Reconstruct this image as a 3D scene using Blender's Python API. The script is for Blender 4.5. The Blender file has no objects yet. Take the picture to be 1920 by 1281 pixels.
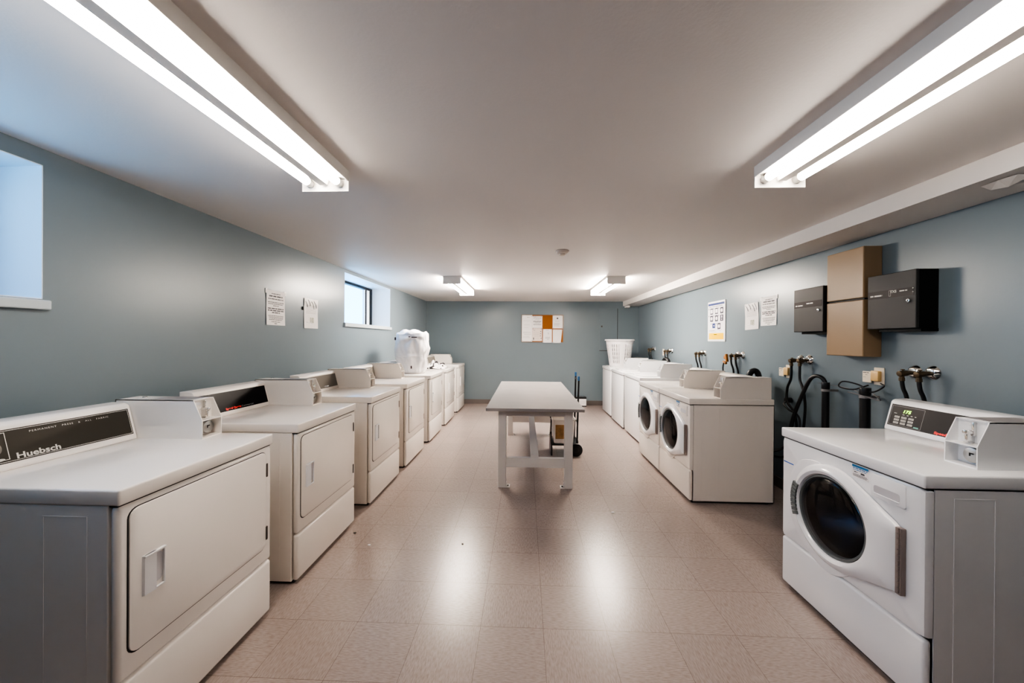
import bpy, bmesh, math, random
from mathutils import Vector, Matrix, noise

random.seed(7)
PI = math.pi
SC = bpy.context.scene
COL = SC.collection

# ------------------------------------------------------------------ room measures (metres)
WL, WR, YB, YF = -2.192, 2.445, 7.80, -4.5      # left / right / back / front wall planes
ZC = 2.252                                      # ceiling
SOF_X, SOF_Z = 2.103, 2.150                     # bulkhead along the right wall

# ------------------------------------------------------------------ materials
def mat(name, color, rough=0.5, metal=0.0, var=0.04, vscale=3.0, bump=0.0, bscale=200.0, emit=None, estr=0.0,
        coat=0.0, spec=0.5):
    m = bpy.data.materials.new(name)
    m.use_nodes = True
    nt = m.node_tree
    b = nt.nodes['Principled BSDF']
    tc = nt.nodes.new('ShaderNodeTexCoord')
    nz = nt.nodes.new('ShaderNodeTexNoise')
    nz.inputs['Scale'].default_value = vscale
    nz.inputs['Detail'].default_value = 4
    nt.links.new(tc.outputs['Object'], nz.inputs['Vector'])
    mx = nt.nodes.new('ShaderNodeMix')
    mx.data_type = 'RGBA'
    mx.inputs[6].default_value = (*[c * (1 - var) for c in color], 1)
    mx.inputs[7].default_value = (*[min(1, c * (1 + var)) for c in color], 1)
    nt.links.new(nz.outputs['Fac'], mx.inputs[0])
    nt.links.new(mx.outputs[2], b.inputs['Base Color'])
    b.inputs['Roughness'].default_value = rough
    b.inputs['Metallic'].default_value = metal
    b.inputs['Coat Weight'].default_value = coat
    b.inputs['Specular IOR Level'].default_value = spec
    if emit:
        b.inputs['Emission Color'].default_value = (*emit, 1)
        b.inputs['Emission Strength'].default_value = estr
    if bump > 0:
        n2 = nt.nodes.new('ShaderNodeTexNoise')
        n2.inputs['Scale'].default_value = bscale
        n2.inputs['Detail'].default_value = 3
        nt.links.new(tc.outputs['Object'], n2.inputs['Vector'])
        bp = nt.nodes.new('ShaderNodeBump')
        bp.inputs['Strength'].default_value = bump
        bp.inputs['Distance'].default_value = 0.01
        nt.links.new(n2.outputs['Fac'], bp.inputs['Height'])
        nt.links.new(bp.outputs['Normal'], b.inputs['Normal'])
    return m

M = {}
M['wall'] = mat('wall_paint', (0.170, 0.212, 0.240), 0.30, var=0.03, vscale=1.2, bump=0.035, bscale=45)
M['ceiling'] = mat('ceiling_paint', (0.76, 0.725, 0.70), 0.6, var=0.03, vscale=0.8, bump=0.06, bscale=90)
M['soffit'] = mat('soffit_paint', (0.70, 0.67, 0.64), 0.6, var=0.03, vscale=1.0)
M['reveal'] = mat('reveal_paint', (0.74, 0.79, 0.82), 0.45, var=0.03, bump=0.05, bscale=20)
M['sill'] = mat('sill_paint', (0.47, 0.52, 0.54), 0.45)
M['base'] = mat('cove_base', (0.135, 0.118, 0.112), 0.5)
M['white'] = mat('enamel_white', (0.84, 0.845, 0.855), 0.22, var=0.015, coat=0.3)
M['cream'] = mat('enamel_cream_warm_lit', (0.83, 0.79, 0.745), 0.24, var=0.02, coat=0.3)  # warm tone is mostly the lighting, put into the enamel colour
M['bisque'] = mat('enamel_bisque_warm_lit', (0.80, 0.745, 0.685), 0.26, var=0.02, coat=0.25)  # stronger warm tone, again mostly lighting put into the colour
M['plastic'] = mat('white_plastic', (0.74, 0.74, 0.75), 0.35)
M['gap'] = mat('dark_gap', (0.035, 0.03, 0.028), 0.7)
M['hinge'] = mat('hinge_metal', (0.10, 0.085, 0.075), 0.45, 0.4)
M['bronze'] = mat('hinge_bronze', (0.30, 0.255, 0.235), 0.45, 0.3)
M['brownpanel'] = mat('brown_panel', (0.052, 0.047, 0.038), 0.4, spec=0.25)
M['taupepanel'] = mat('taupe_panel', (0.13, 0.117, 0.10), 0.32)
M['blackpanel'] = mat('black_panel', (0.008, 0.007, 0.008), 0.25, spec=0.08)
M['charpanel'] = mat('charcoal_panel', (0.015, 0.012, 0.012), 0.35, spec=0.15)
M['ink'] = mat('pale_ink', (0.62, 0.61, 0.56), 0.5)
M['redinkglow'] = mat('red_ink_glow', (0.75, 0.02, 0.015), 0.4, emit=(0.8, 0.02, 0.01), estr=0.12)  # lettering colour with a faint added glow, not a lamp
M['greyink'] = mat('grey_ink', (0.30, 0.29, 0.29), 0.5)
M['led'] = mat('green_led', (0.3, 0.9, 0.05), 0.4, emit=(0.50, 1.0, 0.04), estr=1.2)
M['teal'] = mat('teal_ink', (0.15, 0.50, 0.42), 0.5)
M['chrome'] = mat('chrome', (0.75, 0.74, 0.72), 0.13, 1.0)
M['steel'] = mat('steel', (0.46, 0.46, 0.45), 0.32, 1.0)
M['drum'] = mat('drum_steel', (0.30, 0.31, 0.33), 0.22, 1.0)
M['brass'] = mat('aged_brass', (0.12, 0.088, 0.055), 0.45, 0.6, var=0.25, vscale=60)
M['rubber'] = mat('black_rubber', (0.012, 0.012, 0.013), 0.42)
M['cord'] = mat('black_cord', (0.02, 0.02, 0.022), 0.5)
M['abs'] = mat('black_abs_pipe', (0.010, 0.010, 0.011), 0.38)
M['greystrap'] = mat('grey_strap', (0.26, 0.25, 0.25), 0.5, 0.3)
M['gasket'] = mat('grey_gasket', (0.16, 0.175, 0.175), 0.35)
M['tabletop'] = mat('grey_laminate', (0.34, 0.318, 0.31), 0.26, var=0.06, vscale=6)
M['tablewood'] = mat('painted_wood', (0.70, 0.665, 0.63), 0.45, var=0.03)
M['paper'] = mat('paper', (0.86, 0.83, 0.81), 0.6)
M['paperwarm'] = mat('warm_paper', (0.75, 0.66, 0.60), 0.6)
M['sleeve'] = mat('plastic_sleeve', (0.84, 0.81, 0.79), 0.25, coat=0.3, bump=0.15, bscale=25)
M['type'] = mat('printed_type', (0.10, 0.095, 0.10), 0.6)
M['typefaint'] = mat('faint_type', (0.42, 0.39, 0.38), 0.6)
M['typegreen'] = mat('green_print', (0.33, 0.33, 0.25), 0.6)
M['posterblue'] = mat('poster_blue', (0.005, 0.025, 0.13), 0.4)
M['posteryellow'] = mat('poster_yellow', (0.82, 0.52, 0.0), 0.5, spec=0.2)
M['posterwhite'] = mat('poster_white', (0.80, 0.79, 0.80), 0.35)
M['posterdark'] = mat('poster_dark', (0.035, 0.035, 0.06), 0.45)
M['cork'] = mat('cork', (0.27, 0.092, 0.010), 0.75, var=0.15, vscale=80)
M['alu'] = mat('board_frame', (0.22, 0.19, 0.17), 0.4, 0.5)
M['meter'] = mat('dark_grey_steel', (0.036, 0.036, 0.036), 0.45, var=0.06, spec=0.3)
M['meterside'] = mat('black_steel', (0.008, 0.008, 0.008), 0.45, spec=0.2)
M['tan'] = mat('tan_enamel', (0.29, 0.200, 0.118), 0.32, var=0.03)
M['amber'] = mat('amber_cover', (0.66, 0.45, 0.20), 0.35)
M['ivory'] = mat('ivory_plate', (0.74, 0.66, 0.53), 0.4)
M['cloth'] = mat('white_canvas', (0.83, 0.815, 0.82), 0.8, bump=0.03, bscale=60)
M['zip'] = mat('dark_trim', (0.05, 0.03, 0.035), 0.6)
M['basket'] = mat('basket_plastic', (0.80, 0.77, 0.765), 0.4)
M['blue'] = mat('blue_grip', (0.05, 0.17, 0.36), 0.4)
M['cartblack'] = mat('cart_black', (0.012, 0.012, 0.013), 0.3)
M['housing'] = mat('fixture_enamel', (0.76, 0.74, 0.71), 0.4)
M['tube'] = mat('tube_glow', (1, 1, 1), 0.4, emit=(1.0, 0.885, 0.775), estr=84.0)
M['tubedim'] = mat('dimmed_tube_glow', (1, 1, 1), 0.4, emit=(1.0, 0.90, 0.81), estr=13.0)  # near tubes dimmed so the foreground falls darker, like a vignette
M['orange'] = mat('orange_plastic', (0.40, 0.15, 0.025), 0.45)
M['darkframe'] = mat('window_frame_dark', (0.006, 0.007, 0.009), 0.45, spec=0.2)
M['whiteframe'] = mat('window_tape', (0.80, 0.83, 0.86), 0.35, bump=0.6, bscale=40)
M['stickerblue'] = mat('sticker_blue', (0.03, 0.20, 0.42), 0.4)
M['logoblue'] = mat('logo_blue', (0.04, 0.14, 0.45), 0.4)
M['smoke'] = mat('detector_plastic', (0.62, 0.55, 0.49), 0.5)
M['brownpic'] = mat('brown_picture', (0.40, 0.24, 0.10), 0.6, var=0.6, vscale=18)

def floor_material():
    m = bpy.data.materials.new('vinyl_floor_tiles')
    m.use_nodes = True
    nt = m.node_tree; N = nt.nodes; L = nt.links
    b = N['Principled BSDF']
    tc = N.new('ShaderNodeTexCoord')
    mp = N.new('ShaderNodeMapping')
    mp.inputs['Location'].default_value = (-0.0952, -1.7297, 0.15)
    L.new(tc.outputs['Object'], mp.inputs['Vector'])
    br = N.new('ShaderNodeTexBrick')
    br.offset = 0.0; br.squash = 1.0
    br.inputs['Scale'].default_value = 1.0
    br.inputs['Brick Width'].default_value = 0.3048
    br.inputs['Row Height'].default_value = 0.3048
    br.inputs['Mortar Size'].default_value = 0.0011
    br.inputs['Mortar Smooth'].default_value = 0.3
    br.inputs['Bias'].default_value = 0.0
    br.inputs['Color1'].default_value = (0.355, 0.296, 0.272, 1)
    br.inputs['Color2'].default_value = (0.335, 0.281, 0.260, 1)
    br.inputs['Mortar'].default_value = (0.20, 0.155, 0.138, 1)
    L.new(mp.outputs['Vector'], br.inputs['Vector'])
    # streaks running one way on even tiles, the other way on odd ones
    def streak(sx, sy):
        q = N.new('ShaderNodeMapping')
        q.inputs['Scale'].default_value = (sx, sy, 1)
        L.new(tc.outputs['Object'], q.inputs['Vector'])
        n = N.new('ShaderNodeTexNoise')
        n.inputs['Scale'].default_value = 1.0; n.inputs['Detail'].default_value = 3.0
        L.new(q.outputs['Vector'], n.inputs['Vector'])
        return n.outputs['Fac']
    ch = N.new('ShaderNodeTexChecker')
    ch.inputs['Scale'].default_value = 1 / 0.3048
    L.new(mp.outputs['Vector'], ch.inputs['Vector'])
    mf = N.new('ShaderNodeMix'); mf.data_type = 'FLOAT'
    L.new(ch.outputs['Fac'], mf.inputs[0])
    L.new(streak(36, 190), mf.inputs[2]); L.new(streak(190, 36), mf.inputs[3])
    rp = N.new('ShaderNodeValToRGB')
    rp.color_ramp.elements[0].position = 0.30; rp.color_ramp.elements[0].color = (0.80, 0.78, 0.77, 1)
    rp.color_ramp.elements[1].position = 0.62; rp.color_ramp.elements[1].color = (1.05, 1.05, 1.05, 1)
    L.new(mf.outputs[0], rp.inputs['Fac'])
    mu = N.new('ShaderNodeMix'); mu.data_type = 'RGBA'; mu.blend_type = 'MULTIPLY'
    mu.inputs[0].default_value = 1.0
    L.new(br.outputs['Color'], mu.inputs[6]); L.new(rp.outputs['Color'], mu.inputs[7])
    L.new(mu.outputs[2], b.inputs['Base Color'])
    b.inputs['Roughness'].default_value = 0.26
    bu = N.new('ShaderNodeBump'); bu.inputs['Strength'].default_value = 0.10; bu.inputs['Distance'].default_value = 0.002
    n3 = N.new('ShaderNodeTexNoise'); n3.inputs['Scale'].default_value = 9; n3.inputs['Detail'].default_value = 1
    L.new(tc.outputs['Object'], n3.inputs['Vector']); L.new(n3.outputs['Fac'], bu.inputs['Height'])
    L.new(bu.outputs['Normal'], b.inputs['Normal'])
    return m
M['floor'] = floor_material()

def glass_material(name, tint, gloss, rough=0.03):
    m = bpy.data.materials.new(name)
    m.use_nodes = True
    nt = m.node_tree; nt.nodes.clear()
    o = nt.nodes.new('ShaderNodeOutputMaterial')
    t = nt.nodes.new('ShaderNodeBsdfTransparent'); t.inputs['Color'].default_value = (*tint, 1)
    g = nt.nodes.new('ShaderNodeBsdfGlossy'); g.inputs['Roughness'].default_value = rough
    lw = nt.nodes.new('ShaderNodeLayerWeight'); lw.inputs['Blend'].default_value = 0.5
    pw = nt.nodes.new('ShaderNodeMath'); pw.operation = 'POWER'; pw.inputs[1].default_value = 4.0
    nt.links.new(lw.outputs['Facing'], pw.inputs[0])
    fr = nt.nodes.new('ShaderNodeMapRange'); fr.inputs['To Min'].default_value = gloss; fr.inputs['To Max'].default_value = 0.7
    nt.links.new(pw.outputs[0], fr.inputs['Value'])
    mx = nt.nodes.new('ShaderNodeMixShader')
    nt.links.new(fr.outputs[0], mx.inputs[0]); nt.links.new(t.outputs[0], mx.inputs[1]); nt.links.new(g.outputs[0], mx.inputs[2])
    nt.links.new(mx.outputs[0], o.inputs[0])
    return m
M['pane'] = glass_material('window_glass', (0.93, 0.95, 0.97), 0.04)
M['doorglass'] = glass_material('smoked_glass', (0.62, 0.62, 0.65), 0.05, 0.06)

def pattern_cloth():
    m = bpy.data.materials.new('patterned_cloth')
    m.use_nodes = True
    nt = m.node_tree; b = nt.nodes['Principled BSDF']; b.inputs['Roughness'].default_value = 0.8; b.inputs['Specular IOR Level'].default_value = 0.2
    tc = nt.nodes.new('ShaderNodeTexCoord')
    v = nt.nodes.new('ShaderNodeTexNoise'); v.inputs['Scale'].default_value = 15.0; v.inputs['Detail'].default_value = 1
    nt.links.new(tc.outputs['Object'], v.inputs['Vector'])
    r = nt.nodes.new('ShaderNodeValToRGB'); r.color_ramp.interpolation = 'CONSTANT'
    e = r.color_ramp.elements
    e[0].position = 0; e[0].color = (0.03, 0.028, 0.03, 1)
    e[1].position = 0.45; e[1].color = (0.30, 0.28, 0.28, 1)
    x = e.new(0.49); x.color = (0.76, 0.73, 0.71, 1)
    nt.links.new(v.outputs['Fac'], r.inputs['Fac']); nt.links.new(r.outputs['Color'], b.inputs['Base Color'])
    return m
M['pattern'] = pattern_cloth()

# ------------------------------------------------------------------ mesh helpers
def link(name, bm, m, parent=None, smooth=None):
    me = bpy.data.meshes.new(name)
    bm.normal_update()
    bm.to_mesh(me); bm.free()
    me.materials.append(M[m] if isinstance(m, str) else m)
    if smooth:
        for p in me.polygons: p.use_smooth = True
        me.set_sharp_from_angle(angle=math.radians(smooth))
    o = bpy.data.objects.new(name, me)
    COL.objects.link(o)
    if parent is not None: o.parent = parent
    return o

def tag(o, label, cat, group=None, kind=None):
    o['label'] = label; o['category'] = cat
    if group: o['group'] = group
    if kind: o['kind'] = kind
    return o

def thing(name, label, cat, loc=(0, 0, 0), rz=0.0, group=None):
    o = bpy.data.objects.new(name, None)
    o.empty_display_size = 0.1
    COL.objects.link(o)
    o.location = loc; o.rotation_euler = (0, 0, rz)
    return tag(o, label, cat, group)

def struct(name, bm, m, parent=None):
    o = link(name, bm, m, parent)
    if parent is None: o['kind'] = 'structure'
    return o

def B(): return bmesh.new()

def merge(bm, src):
    me = bpy.data.meshes.new('tmp'); src.to_mesh(me); src.free()
    bm.from_mesh(me); bpy.data.meshes.remove(me)

def box(bm, x0, x1, y0, y1, z0, z1, r=0.0, seg=2, mtx=None):
    t = bmesh.new()
    vs = [t.verts.new((x, y, z)) for z in (z0, z1) for y in (y0, y1) for x in (x0, x1)]
    for f in ((0, 2, 3, 1), (4, 5, 7, 6), (0, 1, 5, 4), (2, 6, 7, 3), (0, 4, 6, 2), (1, 3, 7, 5)):
        t.faces.new([vs[i] for i in f])
    if r > 0:
        r = min(r, 0.49 * min(abs(x1 - x0), abs(y1 - y0), abs(z1 - z0)))
        bmesh.ops.bevel(t, geom=t.edges[:], offset=r, segments=seg, profile=0.5, affect='EDGES')
    if mtx: t.transform(mtx)
    merge(bm, t)

def prism(bm, pts, a0, a1, axis='x', r=0.0):
    """polygon pts (2D) extruded along an axis. axis x: pts=(y,z); y: pts=(x,z); z: pts=(x,y)"""
    t = bmesh.new()
    def P(u, v, a):
        return (a, u, v) if axis == 'x' else (u, a, v) if axis == 'y' else (u, v, a)
    lo = [t.verts.new(P(u, v, a0)) for u, v in pts]
    hi = [t.verts.new(P(u, v, a1)) for u, v in pts]
    n = len(pts)
    t.faces.new(lo[::-1]); t.faces.new(hi)
    for i in range(n):
        t.faces.new((lo[i], lo[(i + 1) % n], hi[(i + 1) % n], hi[i]))
    bmesh.ops.recalc_face_normals(t, faces=t.faces[:])
    if r > 0: bmesh.ops.bevel(t, geom=t.edges[:], offset=r, segments=2, profile=0.5, affect='EDGES')
    merge(bm, t)

def rrect(x0, x1, z0, z1, r, n=5):
    pts = []
    for cx, cz, a0 in ((x1 - r, z1 - r, 0), (x0 + r, z1 - r, 90), (x0 + r, z0 + r, 180), (x1 - r, z0 + r, 270)):
        for i in range(n + 1):
            a = math.radians(a0 + 90 * i / n)
            pts.append((cx + r * math.cos(a), cz + r * math.sin(a)))
    return pts

def cyl(bm, c, d, r, h, seg=24, r2=None, bev=0.0):
    """cylinder from c along direction d, length h"""
    t = bmesh.new()
    bmesh.ops.create_cone(t, cap_ends=True, segments=seg, radius1=r, radius2=r if r2 is None else r2, depth=h)
    if bev > 0:
        es = [e for e in t.edges if abs(e.verts[0].co.z - e.verts[1].co.z) < 1e-6]
        bmesh.ops.bevel(t, geom=es, offset=bev, segments=2, profile=0.5, affect='EDGES')
    d = Vector(d).normalized()
    q = Vector((0, 0, 1)).rotation_difference(d).to_matrix().to_4x4()
    t.transform(Matrix.Translation(Vector(c) + d * h / 2) @ q)
    merge(bm, t)

def smooth_path(pts, n=8):
    P = [Vector(p) for p in pts]
    if len(P) < 3: return P
    P = [2 * P[0] - P[1]] + P + [2 * P[-1] - P[-2]]
    out = []
    for i in range(1, len(P) - 2):
        a, b, c, d = P[i - 1], P[i], P[i + 1], P[i + 2]
        for k in range(n):
            t = k / n
            out.append(0.5 * ((2 * b) + (c - a) * t + (2 * a - 5 * b + 4 * c - d) * t * t + (3 * b - a - 3 * c + d) * t ** 3))
    out.append(P[-2])
    return out

def tube(bm, pts, r, seg=10, n=8):
    P = smooth_path(pts, n)
    prev = None
    rings = []
    up = Vector((0.123, 0.345, 0.93)).normalized()
    for i, p in enumerate(P):
        d = (P[min(i + 1, len(P) - 1)] - P[max(i - 1, 0)]).normalized()
        if prev is None:
            a = d.cross(up)
            if a.length < 1e-3: a = d.cross(Vector((1, 0, 0)))
            a.normalize()
        else:
            a = (prev - d * prev.dot(d)).normalized()
        prev = a
        b = d.cross(a)
        rr = r(i / max(1, len(P) - 1)) if callable(r) else r
        rings.append([bm.verts.new(p + rr * (math.cos(2 * PI * k / seg) * a + math.sin(2 * PI * k / seg) * b)) for k in range(seg)])
    for i in range(len(rings) - 1):
        for k in range(seg):
            bm.faces.new((rings[i][k], rings[i][(k + 1) % seg], rings[i + 1][(k + 1) % seg], rings[i + 1][k]))
    bm.faces.new(rings[0][::-1]); bm.faces.new(rings[-1])

def radial(bm, cx, cz, prof, seg=72, closed=True):
    """loft of closed loops about (cx, cz) in the x-z plane; prof: list of (radius or radius(angle), y)"""
    loops = []
    for rad, y in prof:
        lp = []
        for k in range(seg):
            a = 2 * PI * k / seg
            r = rad(a) if callable(rad) else rad
            lp.append(bm.verts.new((cx + r * math.cos(a), y, cz + r * math.sin(a))))
        loops.append(lp)
    for i in range(len(loops) - 1):
        for k in range(seg):
            bm.faces.new((loops[i][k], loops[i][(k + 1) % seg], loops[i + 1][(k + 1) % seg], loops[i + 1][k]))
    if closed:
        bm.faces.new(loops[-1])
    bmesh.ops.recalc_face_normals(bm, faces=bm.faces[:])

def hull_radius(pts, cx, cz):
    """radius function of a convex polygon seen from (cx, cz)"""
    def f(a):
        dx, dz = math.cos(a), math.sin(a)
        best = 1e9
        n = len(pts)
        for i in range(n):
            x1, z1 = pts[i][0] - cx, pts[i][1] - cz
            x2, z2 = pts[(i + 1) % n][0] - cx, pts[(i + 1) % n][1] - cz
            den = dx * (z2 - z1) - dz * (x2 - x1)
            if abs(den) < 1e-12: continue
            t = (x1 * (z2 - z1) - z1 * (x2 - x1)) / den
            s = (x1 * dz - z1 * dx) / den
            if t > 0 and -1e-6 <= s <= 1 + 1e-6: best = min(best, t)
        return best
    return f

def convex(points):
    pts = sorted(set((round(x, 5), round(y, 5)) for x, y in points))
    def half(ps):
        h = []
        for p in ps:
            while len(h) > 1 and (h[-1][0] - h[-2][0]) * (p[1] - h[-2][1]) - (h[-1][1] - h[-2][1]) * (p[0] - h[-2][0]) <= 0: h.pop()
            h.append(p)
        return h[:-1]
    return half(pts) + half(pts[::-1])

def text(bm, s, size, fn, align='LEFT', bold=0.0, space=1.0, width=None):
    """lettering mapped through fn(x, y) -> Vector"""
    cu = bpy.data.curves.new('t', 'FONT')
    cu.body = s; cu.size = size; cu.align_x = align; cu.offset = bold; cu.space_character = space
    cu.resolution_u = 3
    ob = bpy.data.objects.new('t', cu); COL.objects.link(ob)
    dg = bpy.context.evaluated_depsgraph_get()
    me = ob.evaluated_get(dg).to_mesh()
    k = 1.0
    xs = [v.co.x for v in me.vertices]
    if width and xs: k = width / (max(xs) - min(xs))
    vs = [bm.verts.new(fn(v.co.x * k, v.co.y)) for v in me.vertices]
    for p in me.polygons:
        try: bm.faces.new([vs[i] for i in p.vertices])
        except ValueError: pass
    ob.evaluated_get(dg).to_mesh_clear()
    bpy.data.objects.remove(ob); bpy.data.curves.remove(cu)

def bars(bm, fn, lines, seed=1):
    """rows of word-like strokes; lines: (x0, x1, z, height)"""
    rnd = random.Random(seed)
    for x0, x1, z, h in lines:
        x = x0
        while x < x1 - 1e-4:
            w = min(rnd.uniform(1.6, 5.5) * h, x1 - x)
            q = [fn(x, z), fn(x + w, z), fn(x + w, z + h), fn(x, z + h)]
            bm.faces.new([bm.verts.new(p) for p in q])
            x += w + h * 0.55

# ------------------------------------------------------------------ camera
FPX, YAW, PITCH, ROLL, CAMZ = 668.13, -0.037783, -0.003029, 0.006494, 1.3972
def camera():
    cy, sy, cp, sp, cr, sr = math.cos(YAW), math.sin(YAW), math.cos(PITCH), math.sin(PITCH), math.cos(ROLL), math.sin(ROLL)
    Ry = Matrix(((cy, -sy, 0), (sy, cy, 0), (0, 0, 1)))
    Rp = Matrix(((1, 0, 0), (0, cp, sp), (0, -sp, cp)))
    Rr = Matrix(((cr, 0, sr), (0, 1, 0), (-sr, 0, cr)))
    R = Rr @ Rp @ Ry
    rt, fw, up = R[0], R[1], R[2]
    c = bpy.data.cameras.new('camera')
    c.sensor_fit = 'HORIZONTAL'; c.sensor_width = 36.0; c.lens = FPX / 1920 * 36.0
    c.clip_start = 0.05; c.clip_end = 100
    o = bpy.data.objects.new('camera', c); COL.objects.link(o)
    mw = Matrix.Identity(4)
    for i in range(3):
        mw[i][0] = rt[i]; mw[i][1] = up[i]; mw[i][2] = -fw[i]
    mw[2][3] = CAMZ
    o.matrix_world = mw
    SC.camera = o
camera()

# ------------------------------------------------------------------ the setting
WIN = [(0.09, 1.538, 1.570, 2.178), (4.235, 5.690, 1.600, 2.212)]   # y0, y1, z0, z1 of the openings
XG = WL - 0.33                                                       # glazing plane
bm = B(); box(bm, WL - 0.5, WR + 0.2, YF - 0.2, YB + 0.2, -0.1, 0.0); struct('floor', bm, 'floor')
bm = B(); box(bm, WL - 0.5, WR + 0.2, YF - 0.2, YB + 0.2, ZC, ZC + 0.1); struct('ceiling', bm, 'ceiling')
bm = B(); box(bm, WL - 0.5, WR + 0.2, YB, YB + 0.2, 0, ZC); struct('wall_back', bm, 'wall')
bm = B(); box(bm, WL - 0.5, WR + 0.2, YF - 0.2, YF, 0, ZC); struct('wall_front', bm, 'wall')
bm = B(); box(bm, WR, WR + 0.2, YF, YB, 0, ZC); struct('wall_right', bm, 'wall')
bm = B()
xo = WL - 0.42
ys = [YF, WIN[0][0], WIN[0][1], WIN[1][0], WIN[1][1], YB]
for i in (0, 2, 4): box(bm, xo, WL, ys[i], ys[i + 1], 0, ZC)
for y0, y1, z0, z1 in WIN:
    box(bm, xo, WL, y0, y1, 0, z0); box(bm, xo, WL, y0, y1, z1, ZC)
struct('wall_left', bm, 'wall')
bm = B(); box(bm, SOF_X, WR, YF, YB, SOF_Z, ZC); struct('trim_1', bm, 'soffit')
bm = B(); box(bm, 2.135, 2.215, YB - 0.14, YB, SOF_Z - 0.035, SOF_Z, 0.006); struct('trim_2', bm, 'soffit')
def baseboard(name, x0, x1, y0, y1):
    bm = B(); box(bm, x0, x1, y0, y1, 0, 0.10, 0.003); struct(name, bm, 'base')
baseboard('baseboard_back', WL, WR, YB - 0.008, YB)
baseboard('baseboard_left', WL, WL + 0.008, YF, YB - 0.008)
baseboard('baseboard_right', WR - 0.008, WR, YF, YB - 0.008)

for i, (y0, y1, z0, z1) in enumerate(WIN):
    w = bpy.data.objects.new('window_%d' % (i + 1), None); COL.objects.link(w); w['kind'] = 'structure'
    t = 0.004
    bm = B()
    box(bm, XG - 0.03, WL - 0.001, y1 - t, y1, z0, z1); box(bm, XG - 0.03, WL - 0.001, y0, y0 + t, z0, z1)
    box(bm, XG - 0.03, WL - 0.001, y0, y1, z1 - t, z1); box(bm, XG - 0.03, WL - 0.001, y0, y1, z0, z0 + t)
    struct('reveal', bm, 'reveal', w)
    bm = B(); box(bm, WL - 0.01, WL + 0.028, y0 - 0.03, y1 + 0.012, z0 - 0.048, z0 - 0.004, 0.006); struct('sill', bm, 'sill', w)
    bm = B()
    a0, a1, b0, b1 = y0 + t, y1 - t, z0 + t, z1 - t
    fw = 0.036
    box(bm, XG - 0.03, XG + 0.035, a0, a1, b1 - fw, b1); box(bm, XG - 0.03, XG + 0.03, a0, a1, b0, b0 + 0.012)
    box(bm, XG - 0.03, XG + 0.035, a1 - 0.075, a1, b0, b1 - fw); box(bm, XG - 0.03, XG + 0.035, a0, a0 + 0.06, b0, b1 - fw)
    box(bm, XG - 0.02, XG + 0.02, a1 - 0.205, a1 - 0.165, b0, b1 - fw)
    struct('frame', bm, 'darkframe', w)
    bm = B()
    box(bm, XG - 0.02, XG + 0.025, a1 - 0.165, a1 - 0.075, b0 + 0.012, b1 - fw, 0.004)
    box(bm, XG - 0.02, XG + 0.015, a1 - 0.225, a1 - 0.205, b0 + 0.012, b1 - fw, 0.003)
    struct('sash', bm, 'whiteframe', w)
    bm = B(); bm.faces.new([bm.verts.new(p) for p in ((XG, a0 + 0.06, b0 + 0.012), (XG, a1 - 0.225, b0 + 0.012), (XG, a1 - 0.225, b1 - fw), (XG, a0 + 0.06, b1 - fw))]); struct('pane', bm, 'pane', w)
    L = bpy.data.lights.new('daylight_portal', 'AREA'); L.shape = 'RECTANGLE'; L.size = z1 - z0; L.size_y = y1 - y0
    L.cycles.is_portal = True
    lo = bpy.data.objects.new('daylight_portal', L); COL.objects.link(lo)
    lo.location = (XG - 0.06, (y0 + y1) / 2, (z0 + z1) / 2); lo.rotation_euler = (0, -PI / 2, 0)

# ------------------------------------------------------------------ machines: shared pieces
# local frame of a machine: x to the right of someone facing its front, y backwards from the front face, z up
def slope_frame(H, x0):
    A = Vector((x0, 0.580, H + 0.012)); Bv = Vector((x0, 0.618, H + 0.158))
    s = (Bv - A).normalized(); n = Vector((0, -s.z, s.y))
    return A, s, n
SLOPE_LEN = 0.151

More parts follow.
